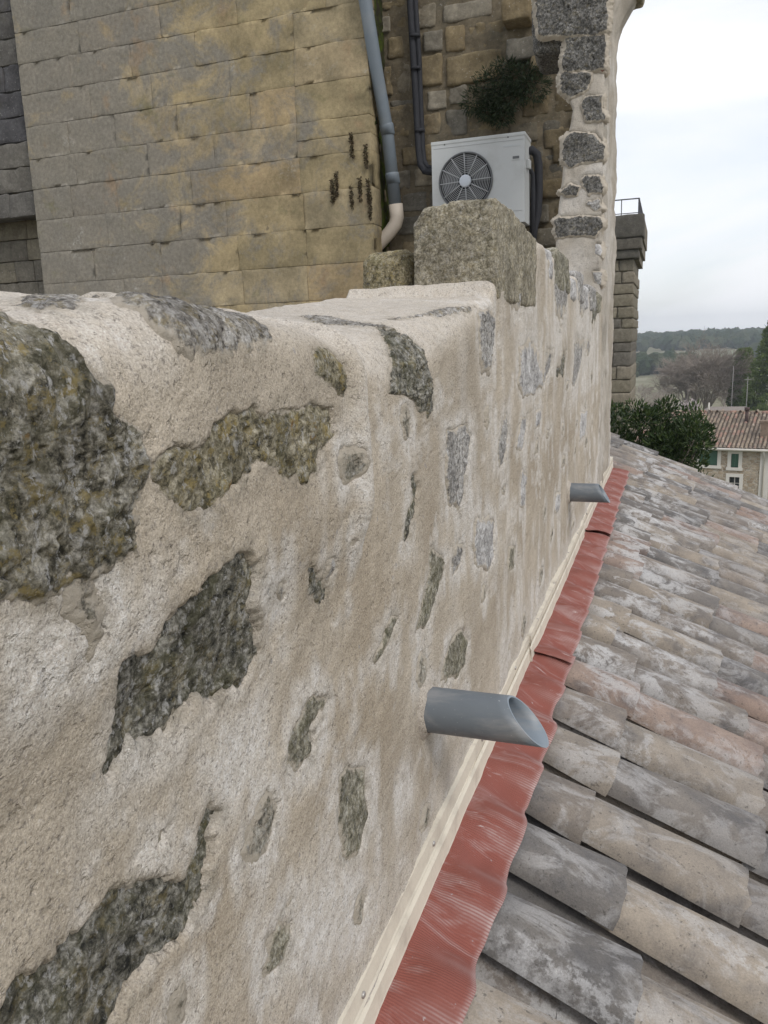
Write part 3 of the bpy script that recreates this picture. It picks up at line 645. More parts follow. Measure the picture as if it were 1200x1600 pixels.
PANS = [tile_mesh(930+i, M_TILE, w0=.20, w1=.18, hgt=.060, flip=True) for i in range(4)]
roof = thing('tiled_roof', 'lean-to roof of old clay canal tiles sloping away from the parapet', 'roof', (0, 0, -5.4))
TINTS = [(.27, .235, .205), (.34, .29, .235), (.36, .25, .20), (.19, .175, .165), (.36, .30, .235), (.155, .15, .15), (.27, .225, .19), (.33, .215, .165), (.40, .335, .26), (.24, .205, .175), (.13, .128, .13)]
NEAR = {0: (.385, 10, 8), 1: (.345, 5, 8), 2: (.255, 9, 1), 3: (.30, 1, 3), 4: (.305, 6, 1), -1: (.30, 8, 3)}
XMAX, XPART = 3.4, 1.80
TINTS = [tuple(.80*(.82*c_+.18*sum(t_)/3) for c_ in t_) for t_ in TINTS]
rt = random.Random(5); rest_c = []; rest_p = []
ncol0, ncol1 = -6, int((VERGE-.1-Y_EDGE)/PITCH)
for c in range(ncol0, ncol1+1):
    yc = Y_EDGE+.098+c*PITCH+rt.uniform(-.008, .008)
    e_ = NEAR[c][0] if c in NEAR else rt.uniform(.22, .40)
    if yc > 6.98: e_ -= 1.15            # past the end of the wall the roof runs on upwards
    k = 0
    while e_ < XMAX+.3:
        x0 = e_-.46*math.cos(RTH)
        tint = TINTS[NEAR[c][1+min(k, 1)]] if c in NEAR and k < 2 else rt.choice(TINTS)
        lift = .006+rt.uniform(-.004, .006)
        # tiles ride on the one below: tail up, head down
        loc = (x0, yc+rt.uniform(-.008, .008), roof_z(x0)+lift+.004)
        rot = (rt.uniform(-.03, .03), RTH-.030+rt.uniform(-.012, .012), rt.uniform(-.03, .03))
        me = TILES[rt.randrange(8)]; cut = 1.
        if x0 < .085 and yc < 6.98:                  # the top tile is cut short under the flashing
            cut = (e_-.085)/(e_-x0); loc = (.085, loc[1], roof_z(.085)+lift+.006)
        if e_ < XPART+.1:
            o = under(put('roof_tile', me, roof, loc, rot, tint)); o.scale = (cut, 1, 1)
        else: rest_c.append((me, loc, rot))
        e_ += rt.uniform(.355, .395); k += 1
    e_ = rt.uniform(.2, .45)-(1.15 if yc > 6.9 else 0); yp = yc+PITCH/2
    while e_ < XMAX+.3:
        x0 = e_-.46*math.cos(RTH); loc = (x0, yp, roof_z(x0)+.012); rot = (0, RTH-.024, rt.uniform(-.015, .015))
        me = PANS[rt.randrange(4)]
        if e_ < XPART-.3: under(put('channel_tile', me, roof, loc, rot, rt.choice(TINTS)))
        else: rest_p.append((me, loc, rot))
        e_ += .38
def join_tiles(name, lst):
    Vs, Fs, b = [], [], 0
    for me, loc, rot in lst:
        n = len(me.vertices); v = np.empty(n*3); me.vertices.foreach_get('co', v)
        from mathutils import Euler
        Rm = np.array(Euler(rot).to_matrix()); Vs.append(v.reshape(-1, 3)@Rm.T+np.array(loc))
        Fs.append(np.array([p.vertices[:] for p in me.polygons])+b); b += n
    o = put(name, mesh_np(name, np.concatenate(Vs), np.concatenate(Fs), M_TILE_I), roof); under(o); o['kind'] = 'stuff'
join_tiles('roof_tile_mass', rest_c+rest_p)
M_DECK = plain('dark_roof_bedding', (.10, .085, .07), .95, .1, .3, 20)
M_RENDER = mortar_material('house_render', (.46, .40, .32), False)
d_ = MB(); x0, x1 = -.02, XMAX
ya, yb = Y_EDGE+ncol0*PITCH-.1, VERGE
d_.add([(x0, ya, roof_z(x0)-.055), (x1, ya, roof_z(x1)-.055), (x1, yb, roof_z(x1)-.055), (x0, yb, roof_z(x0)-.055),
        (x0, ya, roof_z(x0)-.16), (x1, ya, roof_z(x1)-.16), (x1, yb, roof_z(x1)-.16), (x0, yb, roof_z(x0)-.16)],
       [(0, 1, 2, 3), (7, 6, 5, 4), (0, 4, 5, 1), (1, 5, 6, 2), (2, 6, 7, 3), (3, 7, 4, 0)])
under(d_.obj('roof_deck', M_DECK, roof))
d2 = MB().add([(-1.3, 6.95, roof_z(-1.3)-.055), (-.02, 6.95, roof_z(-.02)-.055), (-.02, yb, roof_z(-.02)-.055), (-1.3, yb, roof_z(-1.3)-.055), (-1.3, 6.95, -1.6), (-.02, 6.95, -1.6), (-.02, yb, -1.6), (-1.3, yb, -1.6)],
       [(0, 1, 2, 3), (7, 6, 5, 4), (0, 4, 5, 1), (1, 5, 6, 2), (2, 6, 7, 3), (3, 7, 4, 0)])
under(d2.obj('roof_deck', M_DECK, roof))
b_ = MB(); xe = XMAX-.25
b_.add([(-.3, ya+.1, -5.4), (xe, ya+.1, -5.4), (xe, yb-.12, -5.4), (-.3, yb-.12, -5.4), (-.3, ya+.1, -1.6), (xe, ya+.1, roof_z(xe)-.17), (xe, yb-.12, roof_z(xe)-.17), (-.3, yb-.12, -1.6)],
       [(0, 3, 2, 1), (4, 5, 6, 7), (0, 1, 5, 4), (1, 2, 6, 5), (2, 3, 7, 6), (3, 0, 4, 7)])
under(b_.obj('wall', M_RENDER, roof))
# ------------------------------------------------------------------ red pleated flashing with its cream cover strip
def flash_material():
    g = G('red_pleated_flashing', .62, .35)
    py = g.add('ShaderNodeSeparateXYZ', {'Vector': g.pos}).outputs[1]
    wob = g.math('MULTIPLY', g.noise(5, 2), .006)
    ph = g.math('MULTIPLY', g.math('ADD', py, wob), 2*math.pi/.0062)
    pl = g.math('MULTIPLY', g.math('ADD', g.math('SINE', ph), 1.0), .5)
    col = g.mix(g.noise(16, 5), (.19, .058, .043), (.26, .082, .062))
    n1 = g.noise(5.0, 6, .62, v=g.map((1.0, 3.0, 1.0), rot=(0, 0, .6)), dist=1.0)
    dust = g.math('MULTIPLY', g.ramp(n1, [(.50, 0), (.66, 1)]), g.ramp(pl, [(.15, .25), (.75, 1)]))
    col = g.mix(g.math('MULTIPLY', dust, .42), col, (.50, .42, .41))
    col = g.mix(g.math('MULTIPLY', g.ramp(g.noise(11, 5, .65, v=g.map((1, 4, 1), rot=(0, 0, -.7)), dist=1.0), [(.64, 0), (.74, 1)]), .55), col, (.68, .63, .62))
    col = g.mix(g.math('MULTIPLY', g.ramp(g.noise(60, 4, .6), [(.70, 0), (.74, 1)]), .7), col, (.42, .40, .41))
    a = g.attr('tint'); col = g.mix(g.math('MULTIPLY', a[0], g.ramp(pl, [(.1, .25), (.7, .7)])), col, (.50, .41, .40))
    return g.fin(col, g.bump(pl, .0022, .45), .72)
M_FLASH = flash_material()
M_CREAM = plain('cream_metal_strip', (.62, .57, .475), .55, .35, .10, 22, .0008, dirt=((.34, .30, .25), .75))
M_GREYSEAL = plain('strip_groove', (.40, .355, .285), .8, .2, .2, 40)
M_SCREW = plain('screw_head', (.38, .36, .34), .45, .5, .2, 90, metal=.6)
flash = thing('wall_flashing', 'red pleated flashing with cream cover strip along the foot of the parapet', 'flashing', (0, 0, -1.15))
def cover_prof(y):
    ph = ((y-Y_EDGE-.098)/PITCH+.5) % 1-.5
    return .5+.5*np.cos(2*np.pi*ph)
cuts = [-.3, 2.64, 4.50, 6.86]
for k in range(3):
    a_, b2 = cuts[k]-(.0 if k == 0 else .012), cuts[k+1]+(.0 if k == 2 else .05)
    yy = np.arange(a_, b2, .0085); uu = np.linspace(0, 1, 26)
    Yg, Ug = np.meshgrid(yy, uu, indexing='ij')
    P3 = np.stack([Yg*0, Yg, Yg*0], -1)
    pr = cover_prof(Yg)
    wid = .136+.020*(pr-.5)+.010*fbm(P3, .3, 3, 700+k)+.004*fbm(P3, .05, 2, 720+k)
    Xg = .002+Ug*wid
    drape = sstep(.10, .9, Ug)
    top = roof_z(Xg)+.046+.046*pr*(.7+.3*drape)
    bl = sstep(0, .62, Ug); Zg = top*bl+(1-bl)*(-1.066-.03*Ug)
    Zg = Zg+.003*fbm(np.stack([Xg, Yg*.7, Yg*0], -1), .05, 3, 740+k)+.0012*fbm(np.stack([Xg, Yg, Yg*0], -1), .02, 2, 750)
    lift = .011*sstep(.10, .0, Yg-a_)*(k > 0)+.008*np.exp(-((Yg-a_)/.02)**2)*(k > 0)*drape
    Zg = Zg+lift+.0015*k
    edge = sstep(.90, 1.0, Ug)
    tn = np.zeros(Yg.shape+(3,)); tn[..., 0] = .65*edge+.35*np.exp(-((pr-.55)/.2)**2)*drape
    o = put('flashing_sheet', mesh_np('flashing_sheet', np.stack([Xg, Yg, Zg], -1).reshape(-1, 3), grid_faces(len(yy), 26)[:, ::-1], M_FLASH, attrs={'tint': tn.reshape(-1, 3)}), flash)
    md = o.modifiers.new('thickness', 'SOLIDIFY'); md.thickness = .002; md.offset = -1
    under(o)
# cover strip: section of a folded metal cover strip
sec = [(-.03, -.956), (.006, -.962), (.007, -.998), (.009, -1.004), (.003, -1.012), (.003, -1.020), (.0085, -1.027), (.010, -1.062), (.013, -1.078), (.012, -1.081), (-.01, -1.075)]
for k, (a_, b2) in enumerate([(-.3, 2.58), (2.565, 4.40), (4.385, 6.9)]):
    yy = np.linspace(a_, b2, 60); V = []; n = len(sec)
    P3 = np.stack([yy*0, yy, yy*0], -1); wv = fbm(P3, .5, 2, 760+k)*.0025; up = fbm(P3, .06, 3, 770+k)*.0035
    for i, y in enumerate(yy):
        for j, (x, z) in enumerate(sec):
            lowz = max(0, min(1, (y-1.2)/1.6))*.020*(j in (0, 1, 2))     # the render laps further over the strip as it goes on
            zz = z-lowz
            V.append((x+wv[i]+.004*(k % 2)+(.003 if i == 0 and k else 0), y+(.006*math.sin(j*1.7) if i in (0, 59) else 0), zz+(up[i] if j < 2 else 0)))
    F = [(i*n+j, (i+1)*n+j, (i+1)*n+j+1, i*n+j+1) for i in range(59) for j in range(n-1)]
    F += [tuple(range(n))[::-1], tuple(59*n+j for j in range(n))]
    me = bpy.data.meshes.new('cover_strip'); me.from_pydata(V, [], [f[::-1] for f in F]); me.materials.append(M_CREAM)
    bm = bmesh.new(); bm.from_mesh(me); bmesh.ops.recalc_face_normals(bm, faces=bm.faces); bm.to_mesh(me); bm.free()
    st = under(put('cover_strip', me, flash))
    for ys_ in [y for y in (.98, 1.38, 1.83, 2.3, 2.75, 3.2, 3.7, 4.1, 4.6, 5.1) if a_ < y < b2-.05]:
        s_ = MB().tube([(.004, ys_, -.985), (.0095, ys_, -.985), (.011, ys_, -.985)], [.0055, .0055, .003], 10).mesh('screw', M_SCREW, True)
        q = put('screw', s_, st)
# ------------------------------------------------------------------ two grey drain spouts through the wall
def pvc(name, col):
    g = G(name, .42, .45)
    c = g.mix(g.noise(12, 5, .6), tuple(x*.86 for x in col), tuple(x*1.1 for x in col))
    c = g.mix(g.math('MULTIPLY', g.ramp(g.noise(9, 7, .7, v=g.map((.6, 2, 2)), dist=.4), [(.50, 0), (.66, 1)]), .45), c, (.32, .31, .30))
    c = g.mix(g.math('MULTIPLY', g.ramp(g.noise(150, 3), [(.70, 0), (.74, 1)]), .5), c, (.5, .5, .5))
    return g.fin(c, g.bump(g.noise(60, 5), .0008, .5), g.mix(g.noise(30, 4), (.34,)*3, (.6,)*3))
M_PVC = pvc('grey_pvc', (.135, .155, .175)); M_PVC_IN = pvc('dusty_pvc_bore', (.20, .235, .27)); M_DAB = mortar_material('mortar_dab', (.52, .47, .41), False)
def spout(y, z, ext, mitre, label, R=.0432):
    t = thing('drain_spout', label, 'pipe', (0, y, z), 'drain spouts through the parapet')
    n = 40; nl = 12; V = []; F = []
    th = .0032
    for sh in (0, 1):
        r = R-sh*th
        for i in range(nl):
            f = i/(nl-1)
            for k in range(n):
                a_ = 2*math.pi*k/n; yy, zz = math.cos(a_)*r, math.sin(a_)*r
                end = ext-(zz+R)/(2*R)*mitre        # mitre-cut mouth, long lip below
                x = -.06+f*(end+.06); V.append((x, yy, zz))
    def ring(sh, i): b = sh*n*nl+i*n; return [b+k for k in range(n)]
    Fo, Fi = [], []
    for i in range(nl-1):
        A_, B_ = ring(0, i), ring(0, i+1)
        Fo += [(A_[k], A_[(k+1) % n], B_[(k+1) % n], B_[k]) for k in range(n)]
        A_, B_ = ring(1, i), ring(1, i+1)
        Fi += [(A_[(k+1) % n], A_[k], B_[k], B_[(k+1) % n]) for k in range(n)]
    A_, B_ = ring(0, nl-1), ring(1, nl-1); rim = [(A_[k], A_[(k+1) % n], B_[(k+1) % n], B_[k]) for k in range(n)]
    A_, B_ = ring(0, 0), ring(1, 0)
    me = bpy.data.meshes.new('pipe'); me.from_pydata(V, [], Fo+Fi+rim)
    for m_ in (M_PVC, M_PVC_IN): me.materials.append(m_)
    me.polygons.foreach_set('material_index', [0]*len(Fo)+[1]*(len(Fi)+len(rim))); me.polygons.foreach_set('use_smooth', [True]*(len(Fo)+len(Fi))+[False]*len(rim))
    put('pipe', me, t)
    # collar of mortar smeared round the pipe where it leaves the wall
    a_ = np.linspace(0, 2*np.pi, 49); rr = np.linspace(0, 1, 10); A2, R2 = np.meshgrid(a_, rr, indexing='ij')
    rad = R+.001+R2*(.022+.008*np.sin(A2*3+1)); P = np.stack([.008+.004*(1-R2)-.030*R2**1.5, np.cos(A2)*rad, np.sin(A2)*rad], -1)
    nz = fbm(P+[0, y, 0], .02, 3, 800)*.004; P[..., 0] += nz
    put('mortar_collar', mesh_np('mortar_collar', P.reshape(-1, 3), grid_faces(49, 10), M_DAB), t)
    return t
spout(1.372, -.690, .236, .076, 'grey mitre-cut drain pipe jutting from the wall beside the wide smooth mortar stretch')
spout(3.730, -.700, .188, .055, 'grey mitre-cut drain pipe farther along the wall, nearer the tall pier')
# ------------------------------------------------------------------ old stone building behind: ashlar front, recess, niche
def ashlar_material(name, mortar=False):
    g = G(name, .93, .12)
    xyz = g.add('ShaderNodeSeparateXYZ', {'Vector': g.pos}).outputs
    oc = (.27, .225, .155) if mortar else g.ocol()
    col = g.mix(g.ramp(g.noise(2.3, 6, .62), [(.36, 0), (.64, 1)]), g.mix(1.0, oc, (.60, .60, .58), 'MULTIPLY'), g.mix(1.0, oc, (1.08, 1.05, 1.0), 'MULTIPLY'))
    # grey lichen crust, thicker away from the sheltered corner
    bias = g.math('MULTIPLY', g.add('ShaderNodeMapRange', {'Value': xyz[0], 'From Min': -2.7, 'From Max': -4.8, 'To Min': -.04, 'To Max': .20}).outputs[0], 1.0)
    lich = g.ramp(g.math('ADD', g.noise(2.4, 9, .72, dist=.6), bias), [(.50, 0), (.64, 1)])
    col = g.mix(g.math('MULTIPLY', lich, .8), col, g.mix(g.noise(30, 6, .7), (.10, .096, .086), (.29, .275, .25)))
    col = g.mix(g.math('MULTIPLY', g.ramp(g.noise(3.1, 6, .65, v=g.map((1, 1, 1.4), rot=(0, 0, 1))), [(.60, 0), (.72, 1)]), .5), col, (.15, .145, .075))
    col = g.mix(g.math('MULTIPLY', g.ramp(g.noise(3.6, 5, .6, v=g.map((1, 1, .8), rot=(0, 1, 0))), [(.60, 0), (.70, 1)]), .5), col, (.31, .215, .13))
    ws = g.math('MULTIPLY', g.ramp(g.noise(2.6, 7, .7, v=g.map((1, 1, 1.1), rot=(1, 0, 2))), [(.60, 0), (.72, 1)]), g.ramp(g.noise(42, 5, .7), [(.45, 0), (.62, 1)]))
    col = g.mix(g.math('MULTIPLY', ws, .65), col, (.50, .50, .48))
    col = g.mix(g.math('MULTIPLY', g.ramp(g.noise(65, 4, .6), [(.68, 0), (.74, 1)]), .5), col, (.48, .46, .42))
    col = g.mix(.5, col, g.ramp(g.noise(28, 6, .7), [(.3, (.28,)*3), (.7, (.72,)*3)]), 'OVERLAY')
    return g.fin(col, g.bump(g.noise(40, 7, .7), .006, .6))
M_ASH = ashlar_material('weathered_ashlar'); M_ASHM = ashlar_material('ashlar_bedding', True)
def rubble_material(name, base):
    g = G(name, .95, .1)
    oc = g.ocol() if base is None else base
    col = g.mix(g.ramp(g.noise(7, 7, .65), [(.3, 0), (.7, 1)]), g.mix(1.0, oc, (.6, .58, .56), 'MULTIPLY'), g.mix(1.0, oc, (1.12, 1.1, 1.06), 'MULTIPLY'))
    col = g.mix(g.math('MULTIPLY', g.ramp(g.noise(4, 6, .7, dist=.5), [(.55, 0), (.70, 1)]), .55), col, (.085, .08, .065))
    col = g.mix(g.math('MULTIPLY', g.ramp(g.noise(50, 5, .65), [(.62, 0), (.7, 1)]), .5), col, (.42, .41, .38))
    col = g.mix(.5, col, g.ramp(g.noise(36, 6, .7), [(.3, (.28,)*3), (.7, (.72,)*3)]), 'OVERLAY')
    return g.fin(col, g.bump(g.noise(45, 7, .75), .008, .8))
M_RUB = rubble_material('recess_rubble', None); M_RUBM = rubble_material('recess_bedding', (.17, .145, .105)); M_DARKW = rubble_material('dark_wall', None)
bld = thing('stone_building', 'old ochre and grey ashlar building front behind the parapet', 'building', (-2, 7.2, -5.4))
rb = random.Random(21)
A_TINT = [(.37, .305, .19), (.35, .295, .195), (.375, .31, .205), (.335, .28, .175), (.36, .305, .205), (.385, .305, .19)]
XR, XLF, YF = -2.085, -5.76, 7.0
zc = [-.25, .09, .42, .735, 1.05, 1.364, 1.663, 1.95, 2.253, 2.549, 2.83, 3.11, 3.42, 3.75]
joints = {3: [-2.74, -3.45, -4.3, -5.1], 4: [-2.755, -3.55, -4.05, -4.9], 5: [-2.77, -3.9, -4.75, -5.3], 6: [-2.785, -3.63, -4.35, -5.2], 7: [-2.78, -3.23, -4.0, -4.7, -5.25],
          8: [-2.775, -3.42, -4.25, -4.95], 9: [-2.765, -3.75, -4.45, -5.15], 10: [-2.45, -3.3, -4.1, -5.0]}
def block(x0, x1, z0, z1, yf, mat, tint, seed, parent, depth=.22, gap=.006, rough=.3, amp=.010, corner=.003, nx=12, nz=8, name='block'):
    gx_ = gap*.4
    o = lump(parent, name, mat, x0+gx_, x1-gx_, yf, yf+depth, z0+gap, z1-gap, seed, amp, corner, (nx, 3, nz), rough)
    o.color = (*tint, 1); return under(o)
sd0 = 2000
for i in range(len(zc)-1):
    xs = [XR]+(joints[i] if i in joints else [XR-rb.uniform(.4, .8)-.75*k for k in range(5)])
    xs = [x for x in xs if x > XLF+.25]+[XLF]
    for x1, x0 in zip(xs[:-1], xs[1:]):
        sd0 += 1
        zz = [zc[i], zc[i+1]]
        if i == 6 and x1 == XR: zz = [zc[6], 1.80, zc[7]]         # a course made of two thin slabs at the corner
        for za, zb in zip(zz[:-1], zz[1:]):
            block(x0, x1, za, zb, YF+rb.uniform(-.002, .003), M_ASH, rb.choice(A_TINT), sd0, bld, gap=.0002+.0026*rb.random()**2, nx=int(10+16*(x1-x0)), nz=12)
m_ = MB().box(XLF, XR-.02, YF+.0085, YF+.5, -5.4, 3.8); under(m_.obj('bedding', M_ASHM, bld))
# recess to the right of the corner
YR = 7.45
REC = [[-2.121, -1.877, 2.9, 2.972], [-1.998, -1.872, 2.709, 2.89], [-1.805, -1.599, 2.697, 2.904], [-1.55, -1.112, 2.712, 2.867], [-2.187, -2.017, 2.712, 2.865], [-2.057, -1.904, 2.495, 2.678], [-1.727, -1.538, 2.498, 2.678], [-1.53, -1.344, 2.471, 2.699], [-1.328, -0.996, 2.461, 2.673], [-1.775, -1.551, 2.224, 2.494], [-1.526, -1.013, 2.202, 2.454], [-1.989, -1.844, 2.196, 2.449], [-2.109, -2.015, 2.199, 2.453], [-1.706, -1.514, 2.024, 2.201], [-1.505, -1.334, 2.045, 2.207], [-2.055, -1.748, 2.089, 2.164], [-2.049, -1.834, 2.018, 2.123], [-1.838, -1.576, 1.824, 2.02], [-1.534, -1.337, 1.794, 2.017], [-1.336, -1.046, 1.804, 2.046], [-2.028, -1.873, 1.836, 2.003], [-0.996, -0.751, 2.574, 2.774], [-0.974, -0.704, 2.302, 2.485], [-1.263, -1.012, 2.556, 2.683], [-0.78, -0.613, 2.213, 2.353], [-0.623, -0.486, 1.624, 1.783]]
R_T = [(.235, .19, .12), (.225, .20, .155), (.25, .205, .135), (.195, .18, .15), (.26, .238, .195), (.17, .16, .138), (.22, .18, .115)]
extra = []
for r_ in range(9):          # the courses lower down and to the right, mostly hidden
    z = 1.76-.2*r_; x = -2.05+rb.uniform(0, .1)
    while x < -.35:
        w_ = rb.uniform(.16, .38)
        extra.append((x, min(x+w_, -.3), z-.17, z)); x += w_+.03
for r_ in range(4):
    z = 2.44-.2*r_; x = -.98+.12*(r_ % 2)
    if r_ > 0:
        while x < -.3: w_ = rb.uniform(.18, .3); extra.append((x, min(x+w_, -.25), z-.37, z-.2)); x += w_+.03
for r_ in range(4):
    z = 3.2+.22*r_; x = -2.05
    while x < -.3: w_ = rb.uniform(.18, .4); extra.append((x, x+w_, z-.2, z)); x += w_+.03
for k, (x0, x1, z0, z1) in enumerate(REC+extra):
    hid = k >= len(REC)
    t_ = rb.choice(R_T)
    if hid and x0 > -1.1: t_ = tuple(c*.62 for c in t_)
    proud = .20 if k == 21 else (.10 if k in (22, 24) else rb.uniform(-.012, .02))
    block(x0, x1, z0, z1, YR-proud, M_RUB, t_, 2600+k, bld, depth=.25+proud, gap=.002, rough=1.1, amp=.018, corner=.025, nx=12, nz=12, name='stone')
xs = np.linspace(-2.1, -.1, 90); zz = np.linspace(-.2, 3.8, 160); Xg, Zg = np.meshgrid(xs, zz, indexing='ij'); P = np.stack([Xg, Xg*0+YR+.012, Zg], -1)
P[..., 1] -= fbm(P, .2, 4, 90)*.03+fbm(P, .05, 3, 91)*.010
under(put('bedding', mesh_np('bedding', P.reshape(-1, 3), grid_faces(90, 160), M_RUBM), bld))
m_ = MB().box(-2.1, -.12, YR+.08, YR+.6, -5.4, 3.8); under(m_.obj('core', M_RUBM, bld))
# mossy return of the ashlar front, beside the downpipe
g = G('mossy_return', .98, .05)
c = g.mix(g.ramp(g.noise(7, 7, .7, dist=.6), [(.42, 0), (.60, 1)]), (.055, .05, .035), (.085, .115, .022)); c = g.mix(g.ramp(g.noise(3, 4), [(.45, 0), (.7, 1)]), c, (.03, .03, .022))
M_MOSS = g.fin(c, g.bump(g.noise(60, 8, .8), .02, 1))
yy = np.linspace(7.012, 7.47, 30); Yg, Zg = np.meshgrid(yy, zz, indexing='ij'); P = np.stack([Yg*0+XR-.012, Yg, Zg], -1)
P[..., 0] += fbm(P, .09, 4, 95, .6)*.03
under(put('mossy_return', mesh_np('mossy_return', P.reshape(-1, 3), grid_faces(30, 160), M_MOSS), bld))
# darker wall at the far side with a blocked doorway
D_T = [(.115, .112, .118), (.09, .09, .098), (.14, .136, .13), (.10, .097, .095), (.17, .163, .15)]
YD = 7.1
for r_ in range(11):
    z = 1.44+.24*r_; x = XLF+.02
    while x > -7.6:
        w_ = rb.uniform(.3, .7); block(x-w_, x, z, z+.24, YD+rb.uniform(-.006, .008), M_DARKW, rb.choice(D_T), 3000+r_*20+int(-x*3), bld, gap=.001, rough=.8, amp=.02, corner=.010, nx=12, nz=8, name='stone'); x -= w_
N_T = [(.25, .23, .185), (.20, .185, .15), (.17, .16, .14)]
for r_ in range(8):
    z = -.3+.225*r_; x = -5.945
    while x > -7.4:
        w_ = rb.uniform(.2, .45); block(x-w_, x, z, z+.22, YD+.34+rb.uniform(0, .01), M_DARKW, rb.choice(N_T), 3300+r_*20+int(-x*3), bld, gap=.001, rough=.6, amp=.012, corner=.008, name='infill_stone', nx=10); x -= w_
m_ = MB().box(-7.6, XLF, YD+.55, YD+.9, -5.4, 4.2).box(-7.6, XLF, YD+.06, YD+.5, 1.455, 4.2).box(-7.6, -7.3, YD+.06, YD+.5, -5.4, 1.45).box(-7.3, XLF, YD+.45, YD+.55, -5.4, 1.45)
under(m_.obj('core', M_RUBM, bld))
M_WOOD = plain('grey_door_frame', (.115, .10, .078), .85, .15, .3, 14, .004)
under(MB().box(-5.885, -5.80, YD+.10, YD+.20, -.4, 1.44).obj('door_frame', M_WOOD, bld, bevel=.006))
# ------------------------------------------------------------------ terrace between wall and building
M_FLAG = plain('terrace_screed', (.30, .27, .23), .9, .15, .2, 6, .004)
ter = MB().box(-7.6, -.3, -1.5, 7.0, -1.15, -1.05).obj('terrace', M_FLAG); tag(ter, kind='structure')
ter2 = MB().box(-2.1, -.2, 7.0, 7.45, -1.15, -1.05).obj('terrace', M_FLAG); tag(ter2, kind='structure')
# ------------------------------------------------------------------ downpipe
M_DP = plain('grey_blue_downpipe', (.155, .185, .215), .5, .4, .12, 8, dirt=((.24, .25, .25), .5)); M_ELB = plain('beige_elbow', (.50, .44, .37), .55, .35, .1, 10, dirt=((.30, .26, .2), .4))
dp = thing('downpipe', 'grey plastic downpipe with beige elbow beside the mossy corner', 'pipe', (-1.95, 7.28, .85))
pts = [(-2.085, 6.90, 3.7), (-2.068, 6.93, 2.82), (-2.03, 7.05, 2.3), (-2.0, 7.20, 1.85), (-1.965, 7.28, 1.18)]
under(MB().tube(pts, .056, 20).obj('pipe', M_DP, dp, True))
for z, q in ((1.86, (-2.0, 7.195)), (1.46, (-1.979, 7.248))):
    under(MB().tube([(q[0]-.002, q[1]-.004, z+.045), (q[0]-.002, q[1]-.003, z+.03), (q[0]+.004, q[1]+.01, z-.045), (q[0]+.004, q[1]+.01, z-.05)], [.058, .063, .063, .058], 20).obj('socket', M_DP, dp, True))
under(MB().tube([(-1.966, 7.277, 1.24), (-1.96, 7.285, 1.13), (-1.975, 7.28, 1.07), (-2.03, 7.27, 1.0), (-2.16, 7.25, .88), (-2.26, 7.24, .79)], [.064, .064, .062, .060, .060, .060], 20).obj('elbow', M_ELB, dp, True))
# ------------------------------------------------------------------ black insulated hoses to the outdoor unit
M_HOSE = plain('black_insulation', (.030, .031, .036), .75, .25, .3, 20, .004)
hs = thing('insulated_hose', 'black insulated hose pair dropping down the wall into the outdoor unit', 'hose', (-1.76, 7.36, 1.45))
under(MB().tube([(-1.815, 7.36, 3.7), (-1.805, 7.36, 2.85), (-1.775, 7.36, 2.1), (-1.757, 7.35, 1.68), (-1.74, 7.34, 1.565), (-1.70, 7.33, 1.505), (-1.63, 7.30, 1.485), (-1.55, 7.28, 1.485)], .030, 14).obj('hose', M_HOSE, hs, True))
under(MB().tube([(-1.765, 7.37, 3.7), (-1.76, 7.37, 2.85), (-1.74, 7.37, 2.45), (-1.735, 7.37, 2.1), (-1.722, 7.36, 1.70), (-1.71, 7.35, 1.60), (-1.68, 7.34, 1.54), (-1.60, 7.31, 1.51)], .022, 12).obj('hose', M_HOSE, hs, True))
for z, x in ((2.62, -1.77), (2.36, -1.768), (1.85, -1.748)): under(MB().tube([(x, 7.36, z-.012), (x, 7.36, z+.012)], .048, 12).obj('strap', M_HOSE, hs, True))
hr = thing('insulated_hose', 'black hose looping down beside the right flank of the outdoor unit', 'hose', (-.70, 7.32, .9))
under(MB().tube([(-.79, 7.28, 1.555), (-.745, 7.30, 1.575), (-.705, 7.32, 1.54), (-.692, 7.33, 1.46), (-.690, 7.34, 1.25), (-.70, 7.34, 1.06), (-.73, 7.34, .95), (-.76, 7.34, .70)], .036, 14).obj('hose', M_HOSE, hr, True))
under(MB().tube([(-.80, 7.24, 1.42), (-.76, 7.27, 1.43), (-.735, 7.29, 1.38), (-.73, 7.30, 1.2), (-.74, 7.30, .7)], .020, 12).obj('hose', M_HOSE, hr, True))
# ------------------------------------------------------------------ outdoor air-conditioning unit
M_AC = plain('off_white_casing', (.52, .535, .535), .5, .35, .05, 6, dirt=((.33, .325, .30), .55)); M_ACD = plain('dark_fan_well', (.030, .032, .036), .6, .3, .2, 20)
M_GR = plain('grille_wire', (.42, .43, .44), .5, .4, .06, 30); M_HUB = plain('pale_hub', (.60, .64, .70), .45, .4, .03, 10); M_RIM = plain('fan_rim', (.12, .125, .13), .5, .4, .1, 20)
ac = thing('air_conditioner', 'off-white outdoor air-conditioning unit with round fan grille on the recessed wall', 'air conditioner', (-1.16, 7.2, .96))
X0, X1, Z0, Z1, YA, YB = -1.556, -.762, .968, 1.664, 7.05, 7.35
fc = (-1.262, 1.332); FR = .222
